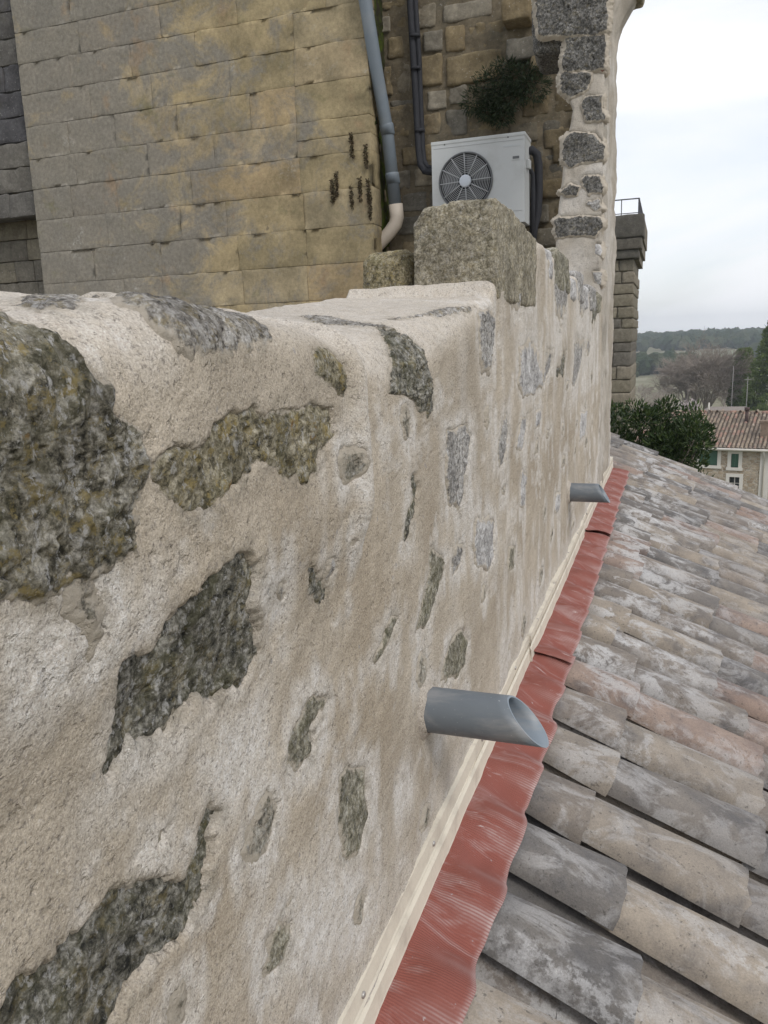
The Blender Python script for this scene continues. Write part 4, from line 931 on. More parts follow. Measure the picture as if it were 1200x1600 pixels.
# front panel as a plate with a round opening
n = 64; V = []; F = []
for k in range(n):
    a_ = 2*math.pi*k/n; c_, s_ = math.cos(a_), math.sin(a_)
    V.append((fc[0]+FR*c_, YA, fc[1]+FR*s_))
    tx = ((X1 if c_ > 0 else X0)-fc[0])/c_ if abs(c_) > 1e-6 else 1e9; tz = ((Z1 if s_ > 0 else Z0)-fc[1])/s_ if abs(s_) > 1e-6 else 1e9
    t_ = min(tx, tz); V.append((fc[0]+t_*c_, YA, fc[1]+t_*s_))
for k in range(n):
    a_, b_ = 2*k, 2*((k+1) % n); F.append((a_, a_+1, b_+1, b_))
cs = len(V); V += [(X0, YA, Z0), (X1, YA, Z0), (X1, YA, Z1), (X0, YA, Z1)]
for cx, cz, q in ((X0, Z0, 0), (X1, Z0, 1), (X1, Z1, 2), (X0, Z1, 3)):      # fill the four corners
    for k in range(n):
        p1, p2 = V[2*k+1], V[2*((k+1) % n)+1]
        if abs(p1[0]-p2[0]) > 1e-6 and abs(p1[2]-p2[2]) > 1e-6:
            if abs((p1[0] if abs(p1[0]-cx) < 1e-6 else p2[0])-cx) < 1e-6 and abs((p1[2] if abs(p1[2]-cz) < 1e-6 else p2[2])-cz) < 1e-6:
                F.append((2*k+1, cs+q, 2*((k+1) % n)+1))
fp = MB().add(V, F); me = fp.mesh('front_panel', M_AC); bm = bmesh.new(); bm.from_mesh(me); bmesh.ops.remove_doubles(bm, verts=bm.verts, dist=1e-5); bmesh.ops.recalc_face_normals(bm, faces=bm.faces); bm.to_mesh(me); bm.free()
under(put('front_panel', me, ac))
m_ = MB(); T_ = .006
m_.box(X0, X0+T_, YA+.001, YB, Z0, Z1-.02).box(X1-T_, X1, YA+.001, YB, Z0, Z1-.02).box(X0+T_, X1-T_, YB-T_, YB, Z0, Z1-.02).box(X0+T_, X1-T_, YA+.001, YB-T_, Z0, Z0+T_)
under(m_.obj('casing', M_AC, ac))
under(MB().box(X0-.004, X1+.004, YA-.004, YB+.004, Z1-.022, Z1+.006).obj('lid', M_AC, ac, bevel=.004))
under(MB().tube([(fc[0], YA+.0, fc[1]), (fc[0], YA+.09, fc[1])], [FR, FR*.96], 48, False).obj('fan_well', M_ACD, ac, True))
under(MB().box(X0+.01, X1-.20, YA+.092, YA+.10, Z0+.02, Z1-.03).obj('coil_screen', M_ACD, ac))
rg = MB()
for r_ in (FR+.004,):
    rg.tube([(fc[0]+r_*math.cos(2*math.pi*k/48), YA-.006, fc[1]+r_*math.sin(2*math.pi*k/48)) for k in range(49)], .009, 6, False)
under(rg.obj('fan_rim', M_RIM, ac, True))
gr = MB()
for j in range(1, 12):
    r_ = .055+(FR-.058)*j/12
    gr.tube([(fc[0]+r_*math.cos(2*math.pi*k/40), YA-.010, fc[1]+r_*math.sin(2*math.pi*k/40)) for k in range(41)], .0026, 4, False)
for k in range(12):
    a_ = 2*math.pi*k/12+.04; gr.tube([(fc[0]+.045*math.cos(a_), YA-.013, fc[1]+.045*math.sin(a_)), (fc[0]+FR*math.cos(a_), YA-.010, fc[1]+FR*math.sin(a_))], .0042, 5)
under(gr.obj('fan_grille', M_GR, ac, True))
under(MB().tube([(fc[0], YA-.006, fc[1]), (fc[0], YA-.020, fc[1]), (fc[0], YA-.024, fc[1])], [.052, .050, .040], 28).obj('fan_hub', M_HUB, ac, True))
for k in range(3):
    a_ = 2*math.pi*k/3; bl = MB(); q = []
    for f in np.linspace(0, 1, 7):
        an = a_+f*1.5; q.append(((fc[0]+.05*math.cos(an), YA+.055-.03*f, fc[1]+.05*math.sin(an)), (fc[0]+.20*math.cos(an), YA+.06-.045*f, fc[1]+.20*math.sin(an))))
    for u, v in zip(q[:-1], q[1:]): bl.quad(u[0], u[1], v[1], v[0])
    under(bl.obj('fan_blade', M_RIM, ac, True))
under(MB().box(-.862, -.808, YA-.002, YA+.01, 1.468, 1.488).obj('label_slot', M_RIM, ac)); under(MB().box(-.866, -.804, YA-.004, YA+.008, 1.459, 1.466).obj('slot_lip', M_AC, ac))
under(MB().box(X0+.02, X1-.02, YA-.0025, YA+.004, 1.612, 1.616).obj('panel_seam', M_GR, ac)); under(MB().box(-.94, -.80, YA-.0022, YA+.004, 1.565, 1.579).obj('badge', plain('faint_badge', (.50, .52, .53), .5, .3, .1, 200), ac))
under(MB().box(X0+.58, X1-.02, YA-.0025, YA+.004, 1.06, 1.064).obj('panel_seam', M_GR, ac))
for x in (-1.44, -.90): under(MB().tube([(x, YA-.004, 1.640), (x, YA+.003, 1.640)], .006, 10).obj('screw', M_RIM, ac))
under(MB().box(X1, X1+.03, 7.13, 7.20, 1.40, 1.47).obj('valve_cover', M_AC, ac, bevel=.006))
M_BR = plain('bracket_steel', (.20, .20, .20), .5, .4, .15, 20)
for x in (-1.45, -.86): under(MB().box(x-.02, x+.02, YA+.01, 7.44, Z0-.045, Z0-.002).box(x-.02, x+.02, 7.40, 7.44, Z0-.40, Z0-.045).obj('bracket', M_BR, ac))
# ------------------------------------------------------------------ weeds rooted in the recessed wall
def leaf_mass(name, centres, spread, n, size, mat, seed, aspect=3.0, droop=.3, up=.4, parent=None, out_dir=None, hemi=False):
    r = np.random.default_rng(seed); centres = np.array(centres, float)
    ci = r.integers(0, len(centres), n); c = centres[ci, :3]; s_ = centres[ci, 3:4] if centres.shape[1] > 3 else spread
    v = r.normal(0, 1, (n, 3)); v /= np.linalg.norm(v, axis=1, keepdims=True); rad = r.uniform(.35, 1, (n, 1))**.6
    p = c+v*rad*s_*np.array(spread if not np.isscalar(spread) else (1, 1, 1))
    d = v+r.normal(0, .5, (n, 3)); d[:, 2] += up-droop*r.random(n)
    if out_dir is not None: d += np.array(out_dir)
    d /= np.linalg.norm(d, axis=1, keepdims=True)
    s2 = np.cross(d, r.normal(0, 1, (n, 3))); s2 /= np.linalg.norm(s2, axis=1, keepdims=True)
    L_ = size*r.uniform(.6, 1.3, (n, 1)); W_ = L_/aspect/2
    nn = np.cross(d, s2)
    V = np.stack([p, p+d*L_*.45+s2*W_+nn*L_*.06, p+d*L_-nn*L_*.08, p+d*L_*.45-s2*W_+nn*L_*.06], 1).reshape(-1, 3)
    F = np.arange(n*4).reshape(n, 4)
    return put(name, mesh_np(name, V, F, mat, False), parent)
def leaf_material(name, a, b, c, trans=.25, rough=.55):
    g = G(name, rough, .3); r = g.island()
    col = g.ramp(r, [(0, a), (.5, b), (1, c)]); col = g.mix(g.noise(2.5, 3), g.mix(.35, col, a), col)
    g.set(g.b.inputs['Base Color'], col)
    tr = g.add('ShaderNodeBsdfTranslucent', {'Color': col}); mxs = g.add('ShaderNodeMixShader', {0: trans})
    g.t.links.new(g.b.outputs[0], mxs.inputs[1]); g.t.links.new(tr.outputs[0], mxs.inputs[2]); g.t.links.new(mxs.outputs[0], g.o.inputs[0])
    return g.m
M_WEED = leaf_material('weed_leaf', (.016, .026, .012), (.028, .045, .020), (.05, .065, .03))
wd = thing('wall_weed', 'dark green weed tuft growing out of the wall above the outdoor unit', 'plant', (-.98, 7.42, 2.15))
under(leaf_mass('foliage', [(-1.22, 7.36, 2.03, .13), (-1.10, 7.34, 2.14, .15), (-.98, 7.33, 2.20, .14), (-.86, 7.34, 2.16, .15), (-.75, 7.36, 2.07, .13), (-.95, 7.34, 2.02, .14), (-1.12, 7.37, 1.95, .10), (-1.02, 7.36, 1.90, .10)],
     (1.15, .5, .95), 3600, .045, M_WEED, 11, 5, .5, .1, wd))
st = MB()
for k in range(26):
    a_ = rb.uniform(-.3, .3); st.tube([(-.98+rb.uniform(-.1, .1), 7.44, 2.06), (-.98+a_*.6, 7.36, 2.10+rb.uniform(-.05, .1)), (-.98+a_*1.0, 7.31, 2.06+rb.uniform(-.16, .15))], [.004, .003, .001], 4)
under(st.obj('stems', M_WEED, wd))
M_DRY = leaf_material('dry_weed_leaf', (.07, .05, .03), (.10, .075, .045), (.09, .09, .045))
for k, (x, z) in enumerate(((-2.28, 1.30), (-2.20, 1.36), (-2.12, 1.33), (-2.46, 1.36), (-2.26, 1.72), (-2.42, 1.42), (-2.13, 1.62), (-2.11, 1.2))):
    w2 = thing('wall_weed', ('thin dry weed hanging in a joint of the ashlar front', 'wisp of dry weed clinging to the ashlar corner')[k in (2, 6, 7)], 'plant', (x, 7.0, z), ('weeds on the ashlar front', 'weeds on the ashlar corner')[k in (2, 6, 7)])
    under(leaf_mass('foliage', [(x+.004*(j % 2), 6.985, z+.02*j, .010) for j in range(-5, 5)], 1., 170, .021, M_DRY, 30+k, 1.7, 1.2, -.2, w2))
# ------------------------------------------------------------------ ground, fields and hills
def ground_z(x, y):
    z = np.interp(y, [-400, -30, 10, 20, 35, 60, 100, 200, 400, 520, 700, 900, 1400, 4000], [-6, -5.4, -5.5, -7.5, -10.2, -11.2, -11.6, -13.5, -15.5, -12.5, -7.5, -9, -20, -30])
    P = np.stack([x, y, x*0], -1); fade = sstep(60, 300, np.hypot(x, y))
    return z+fade*(fbm(P, 260, 3, 5)*2.6+fbm(P, 700, 2, 6)*2.5)
gx = np.concatenate([-np.geomspace(3, 3500, 60)[::-1], [0], np.geomspace(3, 3500, 60)])
gy = np.concatenate([np.linspace(-400, -12, 16), np.linspace(-8, 140, 75), np.geomspace(145, 4000, 90)])
Xg, Yg = np.meshgrid(gx, gy, indexing='ij'); P = np.stack([Xg, Yg, ground_z(Xg, Yg)], -1)
g = G('fields', .95, .1); xyz = g.add('ShaderNodeSeparateXYZ', {'Vector': g.pos}).outputs
fld = g.voro(.016, v=g.map((1, .45, .3)), out='Color'); fs = g.add('ShaderNodeSeparateColor', {'Color': fld}).outputs
col = g.ramp(fs[0], [(0, (.22, .19, .145)), (.3, (.19, .195, .125)), (.5, (.28, .24, .18)), (.7, (.18, .195, .12)), (1, (.32, .28, .22))])
col = g.mix(g.ramp(g.noise(.05, 5, .6), [(.35, 0), (.65, .6)]), col, (.13, .125, .07)); col = g.mix(.4, col, g.ramp(g.noise(1.2, 6, .7), [(.3, (.3,)*3), (.7, (.7,)*3)]), 'OVERLAY')
M_FIELD = g.fin(col, g.bump(g.noise(2, 6), .1, .4))
gr_ = put('ground', mesh_np('ground', P.reshape(-1, 3), grid_faces(len(gx), len(gy)), M_FIELD)); tag(gr_, kind='structure')
# ------------------------------------------------------------------ far wooded ridge: a mass nobody could count
def ico(sub=1):
    bm = bmesh.new(); bmesh.ops.create_icosphere(bm, subdivisions=sub, radius=1); v = np.array([q.co[:] for q in bm.verts]); f = np.array([[q.index for q in t.verts] for t in bm.faces]); bm.free(); return v, f
iv, if_ = ico(2)
def crown_mass(name, xs, ys, hs, ws, mat, seed, label=None):
    r = np.random.default_rng(seed); Vs, Fs, b = [], [], 0
    zb = ground_z(np.array(xs, float), np.array(ys, float))
    for x, y, z, h_, w_ in zip(xs, ys, zb, hs, ws):
        n_ = 1+.28*r.normal(0, 1, (len(iv), 1))*.7
        v = iv*n_*np.array([w_, w_, h_*.55])+np.array([x, y, z+h_*.45]); Vs.append(v); Fs.append(if_+b); b += len(iv)
    o = put(name, mesh_np(name, np.concatenate(Vs), np.concatenate(Fs), mat, False)); o['kind'] = 'stuff'
    if label: o['label'] = label; o['category'] = 'woodland'
    return o
def wood_material(name, a, b, c):
    g = G(name, .95, .05); col = g.ramp(g.island(), [(0, a), (.5, b), (1, c)])
    col = g.mix(.5, col, g.ramp(g.noise(.9, 5, .7), [(.3, (.25,)*3), (.7, (.75,)*3)]), 'OVERLAY')
    return g.fin(col, g.bump(g.noise(1.2, 5, .7), 1.2, 1))
M_WOODF = wood_material('far_wood', (.028, .046, .022), (.045, .066, .03), (.075, .088, .045))
M_BROWNF = wood_material('bare_wood', (.085, .068, .055), (.12, .098, .08), (.10, .09, .06))
r = np.random.default_rng(3); n = 2600
xs = r.uniform(-130, 170, n); ys = r.uniform(520, 800, n)
keep = r.random(n) < .35+.65*sstep(540, 620, ys+20*np.sin(xs*.05)); xs, ys = xs[keep], ys[keep]
hs = r.uniform(4.5, 8.5, len(xs)); ws = hs*r.uniform(.40, .62, len(xs))
crown_mass('far_woodland', xs, ys, hs, ws, M_WOODF, 31, 'dark evergreen woodland covering the far ridge')
xs = np.concatenate([r.uniform(-60, 12, 150), r.uniform(40, 110, 60)]); ys = np.concatenate([r.uniform(300, 390, 150), r.uniform(330, 450, 60)]); hs = r.uniform(4, 8, len(xs))
crown_mass('valley_copse', xs, ys, hs, hs*.5, M_WOODF, 33, 'green copse in the valley below the ridge')
xs = r.uniform(-30, 22, 320); ys = r.uniform(110, 240, 320); hs = r.uniform(2.0, 4.2, 320)
# ------------------------------------------------------------------ trees
M_BARK = plain('grey_bark', (.105, .09, .078), .95, .1, .25, 3, .01)
def bare_tree(name, label, base, height, width, seed, mat, levels=6, trunks=1, kids=(3, 4), group=None):
    rr = random.Random(seed); t = thing(name, label, 'tree', base, group); Vs, Fs, nV = [], [], 0
    trunk = MB(); crown = []
    def seg(p, d, L_, r0, lv):
        nonlocal nV
        d = d.normalized(); n_ = 4 if lv > 2 else 6
        mid = p+d*L_*.5+Vector((rr.uniform(-1, 1), rr.uniform(-1, 1), rr.uniform(-.2, .6)))*L_*.07
        e_ = p+d*L_; r1 = r0*.66
        if lv <= 1: trunk.tube([p, mid, e_], [r0, (r0+r1)/2, r1], n_, False)
        else: crown.append((p, mid, e_, r0, r1))
        if lv >= levels: return
        k_ = rr.randint(*kids)
        for q in range(k_):
            f = rr.uniform(.45, 1.0) if q else 1.0
            a_ = rr.uniform(0, 2*math.pi); sp = rr.uniform(.32, .78)
            o = d.orthogonal().normalized(); o2 = d.cross(o); nd = d*math.cos(sp)+(o*math.cos(a_)+o2*math.sin(a_))*math.sin(sp); nd.z += .04 if lv > 1 else .12
            nd = Vector((nd.x*width, nd.y*width, nd.z))
            seg(p+d*L_*f, nd, L_*rr.uniform(.62, .84), r1*rr.uniform(.55, .9), lv+1)
    for k in range(trunks):
        a_ = 2*math.pi*k/max(trunks, 1); off = .25*height*.12 if trunks > 1 else 0
        seg(Vector((math.cos(a_)*off, math.sin(a_)*off, -.2)), Vector((math.cos(a_)*.35*(trunks > 1), math.sin(a_)*.35*(trunks > 1), 1)), height*.24, height*.018, 0)
    trunk.obj('trunk', mat, t, True)
    A_ = np.array([[c[0][:], c[1][:], c[2][:]] for c in crown]); R_ = np.array([[c[3], c[4]] for c in crown])
    V = []; m_ = len(A_)
    dd = A_[:, 2]-A_[:, 0]; s_ = np.cross(dd, [.3, .5, .8]); s_ /= np.linalg.norm(s_, axis=1, keepdims=True)+1e-9; s3 = np.cross(dd, s_); s3 /= np.linalg.norm(s3, axis=1, keepdims=True)+1e-9
    offs = [s_, -.5*s_+.87*s3, -.5*s_-.87*s3]
    for j, rad in ((0, R_[:, :1]), (1, (R_[:, :1]+R_[:, 1:])/2), (2, R_[:, 1:])):
        for o in offs: V.append(A_[:, j]+o*np.maximum(rad, height*.0011))
    V = np.stack(V, 1); i = np.arange(m_)[:, None]*9; F = []
    for j in (0, 1):
        for k in range(3): F.append(np.concatenate([i+j*3+k, i+j*3+(k+1) % 3, i+(j+1)*3+(k+1) % 3, i+(j+1)*3+k], 1))
    put('crown', mesh_np('crown', V.reshape(-1, 3), np.concatenate(F), mat), t)
    return t
def gz(x, y): return float(ground_z(np.array([x*1.]), np.array([y*1.]))[0])
M_TWIG = plain('brown_twigs', (.30, .26, .225), .95, .05, .2, 1)
bare_tree('bare_tree', 'great spreading leafless tree behind the tiled house', (4.2, 112, gz(4.2, 112)), 15.0, 1.12, 4, M_TWIG, 6, 7, (3, 4))
bare_tree('bare_tree', 'smaller leafless tree beside the great spreading one', (-1.0, 104, gz(-1, 104)), 7.0, 1.1, 9, M_TWIG, 6, 3, (3, 3))
bare_tree('bare_tree', 'low leafless thicket tree by the stone tower', (-4.6, 96, gz(-4.6, 96)), 6.5, 1.15, 15, M_TWIG, 6, 4, (3, 3))
bare_tree('bare_tree', 'leafless tree standing left of the telegraph poles', (8.6, 126, gz(8.6, 126)), 9.0, 1.1, 19, M_TWIG, 6, 3, (3, 3))
for k, (x, y, h_) in enumerate(((-8, 150, 6), (-4, 160, 6.5), (0.5, 170, 6), (12, 175, 7), (-1, 140, 5.5))):
    bare_tree('bare_tree', 'pale brown leafless tree in the row across the field', (x, y, gz(x, y)), h_, 1.2, 40+k, M_TWIG, 5, 3, (3, 4), 'leafless trees across the field')
M_BLOS = leaf_material('blossom', (.42, .36, .36), (.55, .48, .48), (.62, .57, .57), .3)
bt = bare_tree('blossom_tree', 'small tree in pale pink blossom behind the tiled house', (1.9, 70, gz(1.9, 70)), 5.6, 1.0, 77, M_BARK, 4, 2, (3, 3))
under_p = bt.location
bo = leaf_mass('blossom', [(1.9+dx, 70+dy, gz(1.9, 70)+dz, .75) for dx, dy, dz in ((0, 0, 5.0), (-.9, .2, 4.6), (.8, -.2, 4.5), (.2, .3, 5.4), (-.5, 0, 5.2), (1.5, 0, 4.2), (-1.5, 0, 4.2), (0, 0, 4.0))], 1., 2200, .13, M_BLOS, 78, 1.2, .3, .1, bt); under(bo)
M_PINE = leaf_material('pine_needles', (.08, .12, .035), (.14, .19, .055), (.20, .25, .075), .4)
M_CYP = leaf_material('bright_shrub', (.05, .075, .02), (.085, .115, .03), (.11, .14, .045), .2)
def leafy(name, label, base, clumps, n, size, mat, seed, trunk_h, trunk_r, cat='tree', asp=2.2, group=None):
    t = thing(name, label, cat, base, group); b = MB()
    b.tube([(0, 0, -.3), (.05*trunk_h*.1, 0, trunk_h*.5), (0, 0, trunk_h)], [trunk_r, trunk_r*.75, trunk_r*.3], 8)
    rr = random.Random(seed)
    for c in clumps[:14]: b.tube([(0, 0, min(trunk_h*.9, max(.3, c[2]-c[3]*1.4))), (c[0]*.5, c[1]*.5, c[2]-c[3]*.5), (c[0], c[1], c[2])], [trunk_r*.35, trunk_r*.22, trunk_r*.06], 5)
    b.obj('trunk', M_BARK, t, True)
    o = leaf_mass('crown', [(c[0], c[1], c[2], c[3]) for c in clumps], 1., n, size, mat, seed, asp, .3, .25, t); return t
rr = random.Random(12)
def cone_clumps(h_, w_, n_, lo=.12, rr=rr):
    o = []
    for k in range(n_):
        f = lo+(1-lo)*(k+.5)/n_; rad = w_*(1-f)**.75+.2; a_ = k*2.4+rr.uniform(-.4, .4); o.append((math.cos(a_)*rad*.75, math.sin(a_)*rad*.75, h_*f, .28*w_*(1.15-f*.7)+.15))
    return o
leafy('pine_tree', 'tall dark pine at the right beyond the tiled house', (12.2, 105, gz(12.2, 105)), cone_clumps(13.0, 3.9, 44), 15000, .42, M_PINE, 51, 12, .25)
leafy('pine_tree', 'slender bright-topped pine beside the tall dark one', (9.0, 112, gz(9.0, 112)), cone_clumps(9.6, 1.35, 40), 7000, .36, M_PINE, 52, 9, .18)
leafy('pine_tree', 'narrow dark cypress-like tree between the pines', (10.2, 118, gz(10.2, 118)), cone_clumps(9.6, 1.3, 40, .03), 6000, .34, M_PINE, 53, 9, .16)
leafy('garden_shrub', 'rounded bright green shrub in front of the pines', (9.3, 88, gz(9.3, 88)), [(math.cos(k*2.4)*1.1*(k/16)**.5, math.sin(k*2.4)*1.1*(k/16)**.5, 1.0+2.6*rr.random(), .75) for k in range(16)], 5000, .24, M_CYP, 54, 2.5, .12, 'shrub')
leafy('garden_shrub', 'small green shrub by the low grey roof', (5.6, 74, gz(5.6, 74)), [(math.cos(k*2.4)*.5, math.sin(k*2.4)*.5, 2.4+1.7*rr.random(), .45) for k in range(12)], 2600, .18, M_CYP, 55, 3, .08, 'shrub')
# grass bank
M_GRASS = plain('green_bank', (.13, .17, .045), .95, .1, .3, 3, .02)
xs = np.linspace(6.2, 12, 30); yv = np.linspace(84, 104, 30); Xg, Yg = np.meshgrid(xs, yv, indexing='ij'); P = np.stack([Xg, Yg, ground_z(Xg, Yg)+.05+2.9*sstep(0, .3, (Xg-6.2)/5.8)*sstep(84, 92, Yg)*sstep(104, 100, Yg)], -1)
o = put('grass_bank', mesh_np('grass_bank', P.reshape(-1, 3), grid_faces(30, 30), M_GRASS)); tag(o, kind='structure')
# ------------------------------------------------------------------ laurel crown rising behind the roof verge
M_LAUR = leaf_material('laurel_leaf', (.018, .036, .013), (.04, .07, .02), (.085, .12, .035), .2, .45)
rr = random.Random(8); cl = []
for k in range(90):
    fx_ = rr.uniform(-.78, .70); top = -.93-.42*abs(fx_-.02)**1.5-(.24 if .18 < fx_ < .34 else 0)-(.12 if fx_ > .34 else 0)+rr.uniform(-.05, .05)
    cl.append((fx_, rr.uniform(-.5, .5), top-rr.random()**1.6*1.9+5.9, rr.uniform(.12, .22)))
lb = thing('laurel_tree', 'dense dark green laurel rising behind the edge of the roof', 'tree', (.24, 12, -5.9))
b = MB().tube([(0, 0, -.2), (.05, 0, 1.5), (0, 0, 4)], [.11, .09, .04], 8)
for k in range(12): c = cl[k*7]; b.tube([(0, 0, 1.5+.15*k), (c[0]*.5, c[1]*.5, c[2]-.6), (c[0], c[1], c[2])], [.035, .02, .006], 5)
b.obj('trunk', M_BARK, lb, True)
leaf_mass('crown', cl, 1., 14000, .075, M_LAUR, 61, 2.6, .1, .9, lb)
# ------------------------------------------------------------------ church tower corner
M_TOW = rubble_material('tower_stone', None); M_TOWM = rubble_material('tower_bedding', (.20, .18, .15))
tw = thing('stone_tower', 'old square stone tower with corbelled top and iron railing', 'tower', (-2.6, 27, -9))
TX0, TX1, TY0, TY1 = -4.6, -.62, 25., 28.9
rt2 = random.Random(4); T_T = [(.21, .19, .15), (.24, .215, .175), (.185, .17, .14), (.15, .14, .125), (.26, .235, .19)]
z = -3.4
while z < 2.0:
    hgt = rt2.uniform(.27, .42)
    if z+hgt > 1.95: hgt = 2.17-z
    x = TX1+rt2.uniform(-.015, .04); k = 0
    while x > TX0:
        w_ = rt2.uniform(.3, .75); x0_ = max(TX0, x-w_)
        o = lump(tw, 'block', M_TOW, x0_+.012, x-.012, TY0+rt2.uniform(-.02, .02), TY1-.05 if k == 0 else TY0+.5, z+.010, z+hgt-.010, 4000+int(z*50)+k, .03, .03, (7, 7, 6), 1.4); o.color = (*rt2.choice(T_T), 1); under(o)
        x = x0_; k += 1
        if x0_ < -2.2 and k > 4: break
    z += hgt
under(MB().box(TX0, TX1-.03, TY0+.06, TY1, -9, 2.17).obj('core', M_TOWM, tw))
C_T = [(.11, .105, .095), (.095, .09, .085), (.13, .12, .105)]
for z0_, z1_, out_, n_ in ((2.17, 2.42, .13, 5), (2.42, 2.74, .20, 4), (2.74, 3.36, .245, 4)):
    e0, e1 = TX0-out_, TX1+out_
    for k in range(n_):
        xa, xb = e0+(e1-e0)*k/n_, e0+(e1-e0)*(k+1)/n_
        o = lump(tw, 'corbel_block', M_TOW, xa+.006, xb-.006, TY0-out_, TY0+.6, z0_+.005, z1_-.005, 4500+k+int(z0_*10), .02, .03, (8, 6, 6), 1.2); o.color = (*rt2.choice(C_T), 1); under(o)
    under(MB().box(e0+.03, e1-.03, TY0+.5, TY1+out_, z0_+.003, z1_-.003).obj('corbel_core', M_TOWM, tw))
M_IRON = plain('dark_iron', (.05, .05, .06), .6, .4, .2, 10)
rl = MB(); xe = TX1+.08; ye = TY0-.1
for y_ in (TY0+.0, TY1-.1): rl.tube([(TX0, y_, 3.80), (xe, y_, 3.80)], .018, 5).tube([(TX0, y_, 3.42), (xe, y_, 3.42)], .012, 5)
rl.tube([(xe, TY0, 3.80), (xe, TY1-.1, 3.80)], .018, 5).tube([(xe, TY0, 3.42), (xe, TY1-.1, 3.42)], .012, 5)
under(rl.obj('rail', M_IRON, tw))
for k in range(9): under(MB().tube([(xe-.28*k*1.7, TY0, 3.34), (xe-.28*k*1.7, TY0, 3.81)], .014 if k else .024, 5).obj('baluster', M_IRON, tw))
for k in range(1, 11): under(MB().tube([(xe, TY0+.36*k, 3.34), (xe, TY0+.36*k, 3.81)], .012, 5).obj('baluster', M_IRON, tw))
# ------------------------------------------------------------------ tiled stone house below
house = thing('stone_house', 'two-storey rubble stone house with clay tiled roof and green shutters', 'house', (3.0, 50, gz(3, 50)))
HR = math.radians(-11); house.rotation_euler = (0, 0, HR)
def hz(z): return z-house.location.z
g = G('rubble_house_wall', .95, .1)
cell = g.voro(3.6, v=g.map((1, 1, 1.7)), out='Color'); cs_ = g.add('ShaderNodeSeparateColor', {'Color': cell}).outputs
c = g.ramp(cs_[0], [(0, (.27, .21, .15)), (.4, (.37, .30, .22)), (.7, (.43, .36, .28)), (1, (.30, .25, .19))])
ed = g.ramp(g.voro(3.6, v=g.map((1, 1, 1.7)), feature='DISTANCE_TO_EDGE'), [(.02, 0), (.09, 1)]); c = g.mix(ed, (.47, .42, .35), c)
M_HW = g.fin(g.mix(.4, c, g.ramp(g.noise(6, 6, .7), [(.3, (.3,)*3), (.7, (.7,)*3)]), 'OVERLAY'), g.bump(ed, .03, .8))
M_SUR = plain('pale_window_surround', (.62, .59, .54), .85, .2, .06, 5); M_SHUT = plain('green_shutter', (.055, .125, .085), .6, .3, .12, 6); M_GLASS = plain('dark_window_glass', (.03, .035, .04), .12, .5, .1, 3)
HX0, HX1, EZ, RUN, RISE = -5.0, 7.5, -6.45, 4.9, 1.52
body = MB(); gzb = 0.
# front wall with openings, built of piers between the windows
wins = [(-.72, .28, -7.55, -6.62, 'shutter'), (1.02, 1.42, -7.62, -6.82, 'shutter'), (.98, 1.52, -8.95, -8.18, 'glass'), (4.4, 5.2, -7.6, -6.7, 'shutter')]
xsb = sorted(set([HX0, HX1]+[w_[0] for w_ in wins]+[w_[1] for w_ in wins])); zsb = sorted(set([0-0., hz(EZ)]+[hz(w_[2]) for w_ in wins]+[hz(w_[3]) for w_ in wins]))
for xa, xb in zip(xsb[:-1], xsb[1:]):
    for za, zb in zip(zsb[:-1], zsb[1:]):
        cx, cz_ = (xa+xb)/2, (za+zb)/2
        if any(w_[0] < cx < w_[1] and hz(w_[2]) < cz_ < hz(w_[3]) for w_ in wins): continue
        body.box(xa, xb, 0, .4, za, zb)
me = body.mesh('wall', M_HW); bm = bmesh.new(); bm.from_mesh(me); bmesh.ops.remove_doubles(bm, verts=bm.verts, dist=1e-4)
seen = {}
for f in list(bm.faces):                      # drop the inner faces where two pieces touch
    k = tuple(sorted(v.index for v in f.verts)); seen.setdefault(k, []).append(f)
bmesh.ops.delete(bm, geom=[f for fs_ in seen.values() if len(fs_) > 1 for f in fs_], context='FACES'); bm.to_mesh(me); bm.free()
put('wall', me, house)
MB().box(HX0, HX0+.4, .41, 9.6, -.2, hz(EZ)).box(HX1-.4, HX1, .41, 9.6, -.2, hz(EZ)).box(HX0+.4, HX1-.4, 9.3, 9.6, -.2, hz(EZ)).obj('wall', M_HW, house)
gb = MB()
for x_ in (HX0, HX1-.4): gb.add([(x_, .0, hz(EZ)+.002), (x_+.4, .0, hz(EZ)+.002), (x_, 9.6, hz(EZ)+.002), (x_+.4, 9.6, hz(EZ)+.002), (x_, 4.8, hz(EZ)+RISE-.12), (x_+.4, 4.8, hz(EZ)+RISE-.12)], [(0, 4, 2), (1, 3, 5), (0, 1, 5, 4), (2, 4, 5, 3)])
gb.obj('gable', M_HW, house)
for (xa, xb, za, zb, kd) in wins:
    za, zb = hz(za), hz(zb); f = put('window', MB().box(xa-.19, xa, -.03, .16, za-.16, zb+.2).box(xb, xb+.19, -.03, .16, za-.16, zb+.2).box(xa, xb, -.031, .16, zb, zb+.2).mesh('window', M_SUR), house)
    MB().box(xa-.24, xb+.24, -.07, .16, za-.17, za).obj('sill', M_SUR, f)
    if kd == 'shutter':
        for s0, s1 in ((xa+.004, (xa+xb)/2-.005), ((xa+xb)/2+.005, xb-.004)):
            sh = MB().box(s0, s1, .09, .13, za+.01, zb-.01)
            for q in range(9): z_ = za+.06+(zb-za-.12)*q/8; sh.box(s0+.03, s1-.03, .08, .0895, z_-.012, z_+.012)
            sh.obj('shutter', M_SHUT, f)
    else:
        MB().box(xa+.01, xb-.01, .2, .21, za+.01, zb-.01).obj('pane', M_GLASS, f)
        MB().box(xa, xb, .165, .19, (za+zb)/2-.02, (za+zb)/2+.02).box((xa+xb)/2-.025, (xa+xb)/2+.025, .16, .195, za, zb).obj('glazing_bar', M_SUR, f)
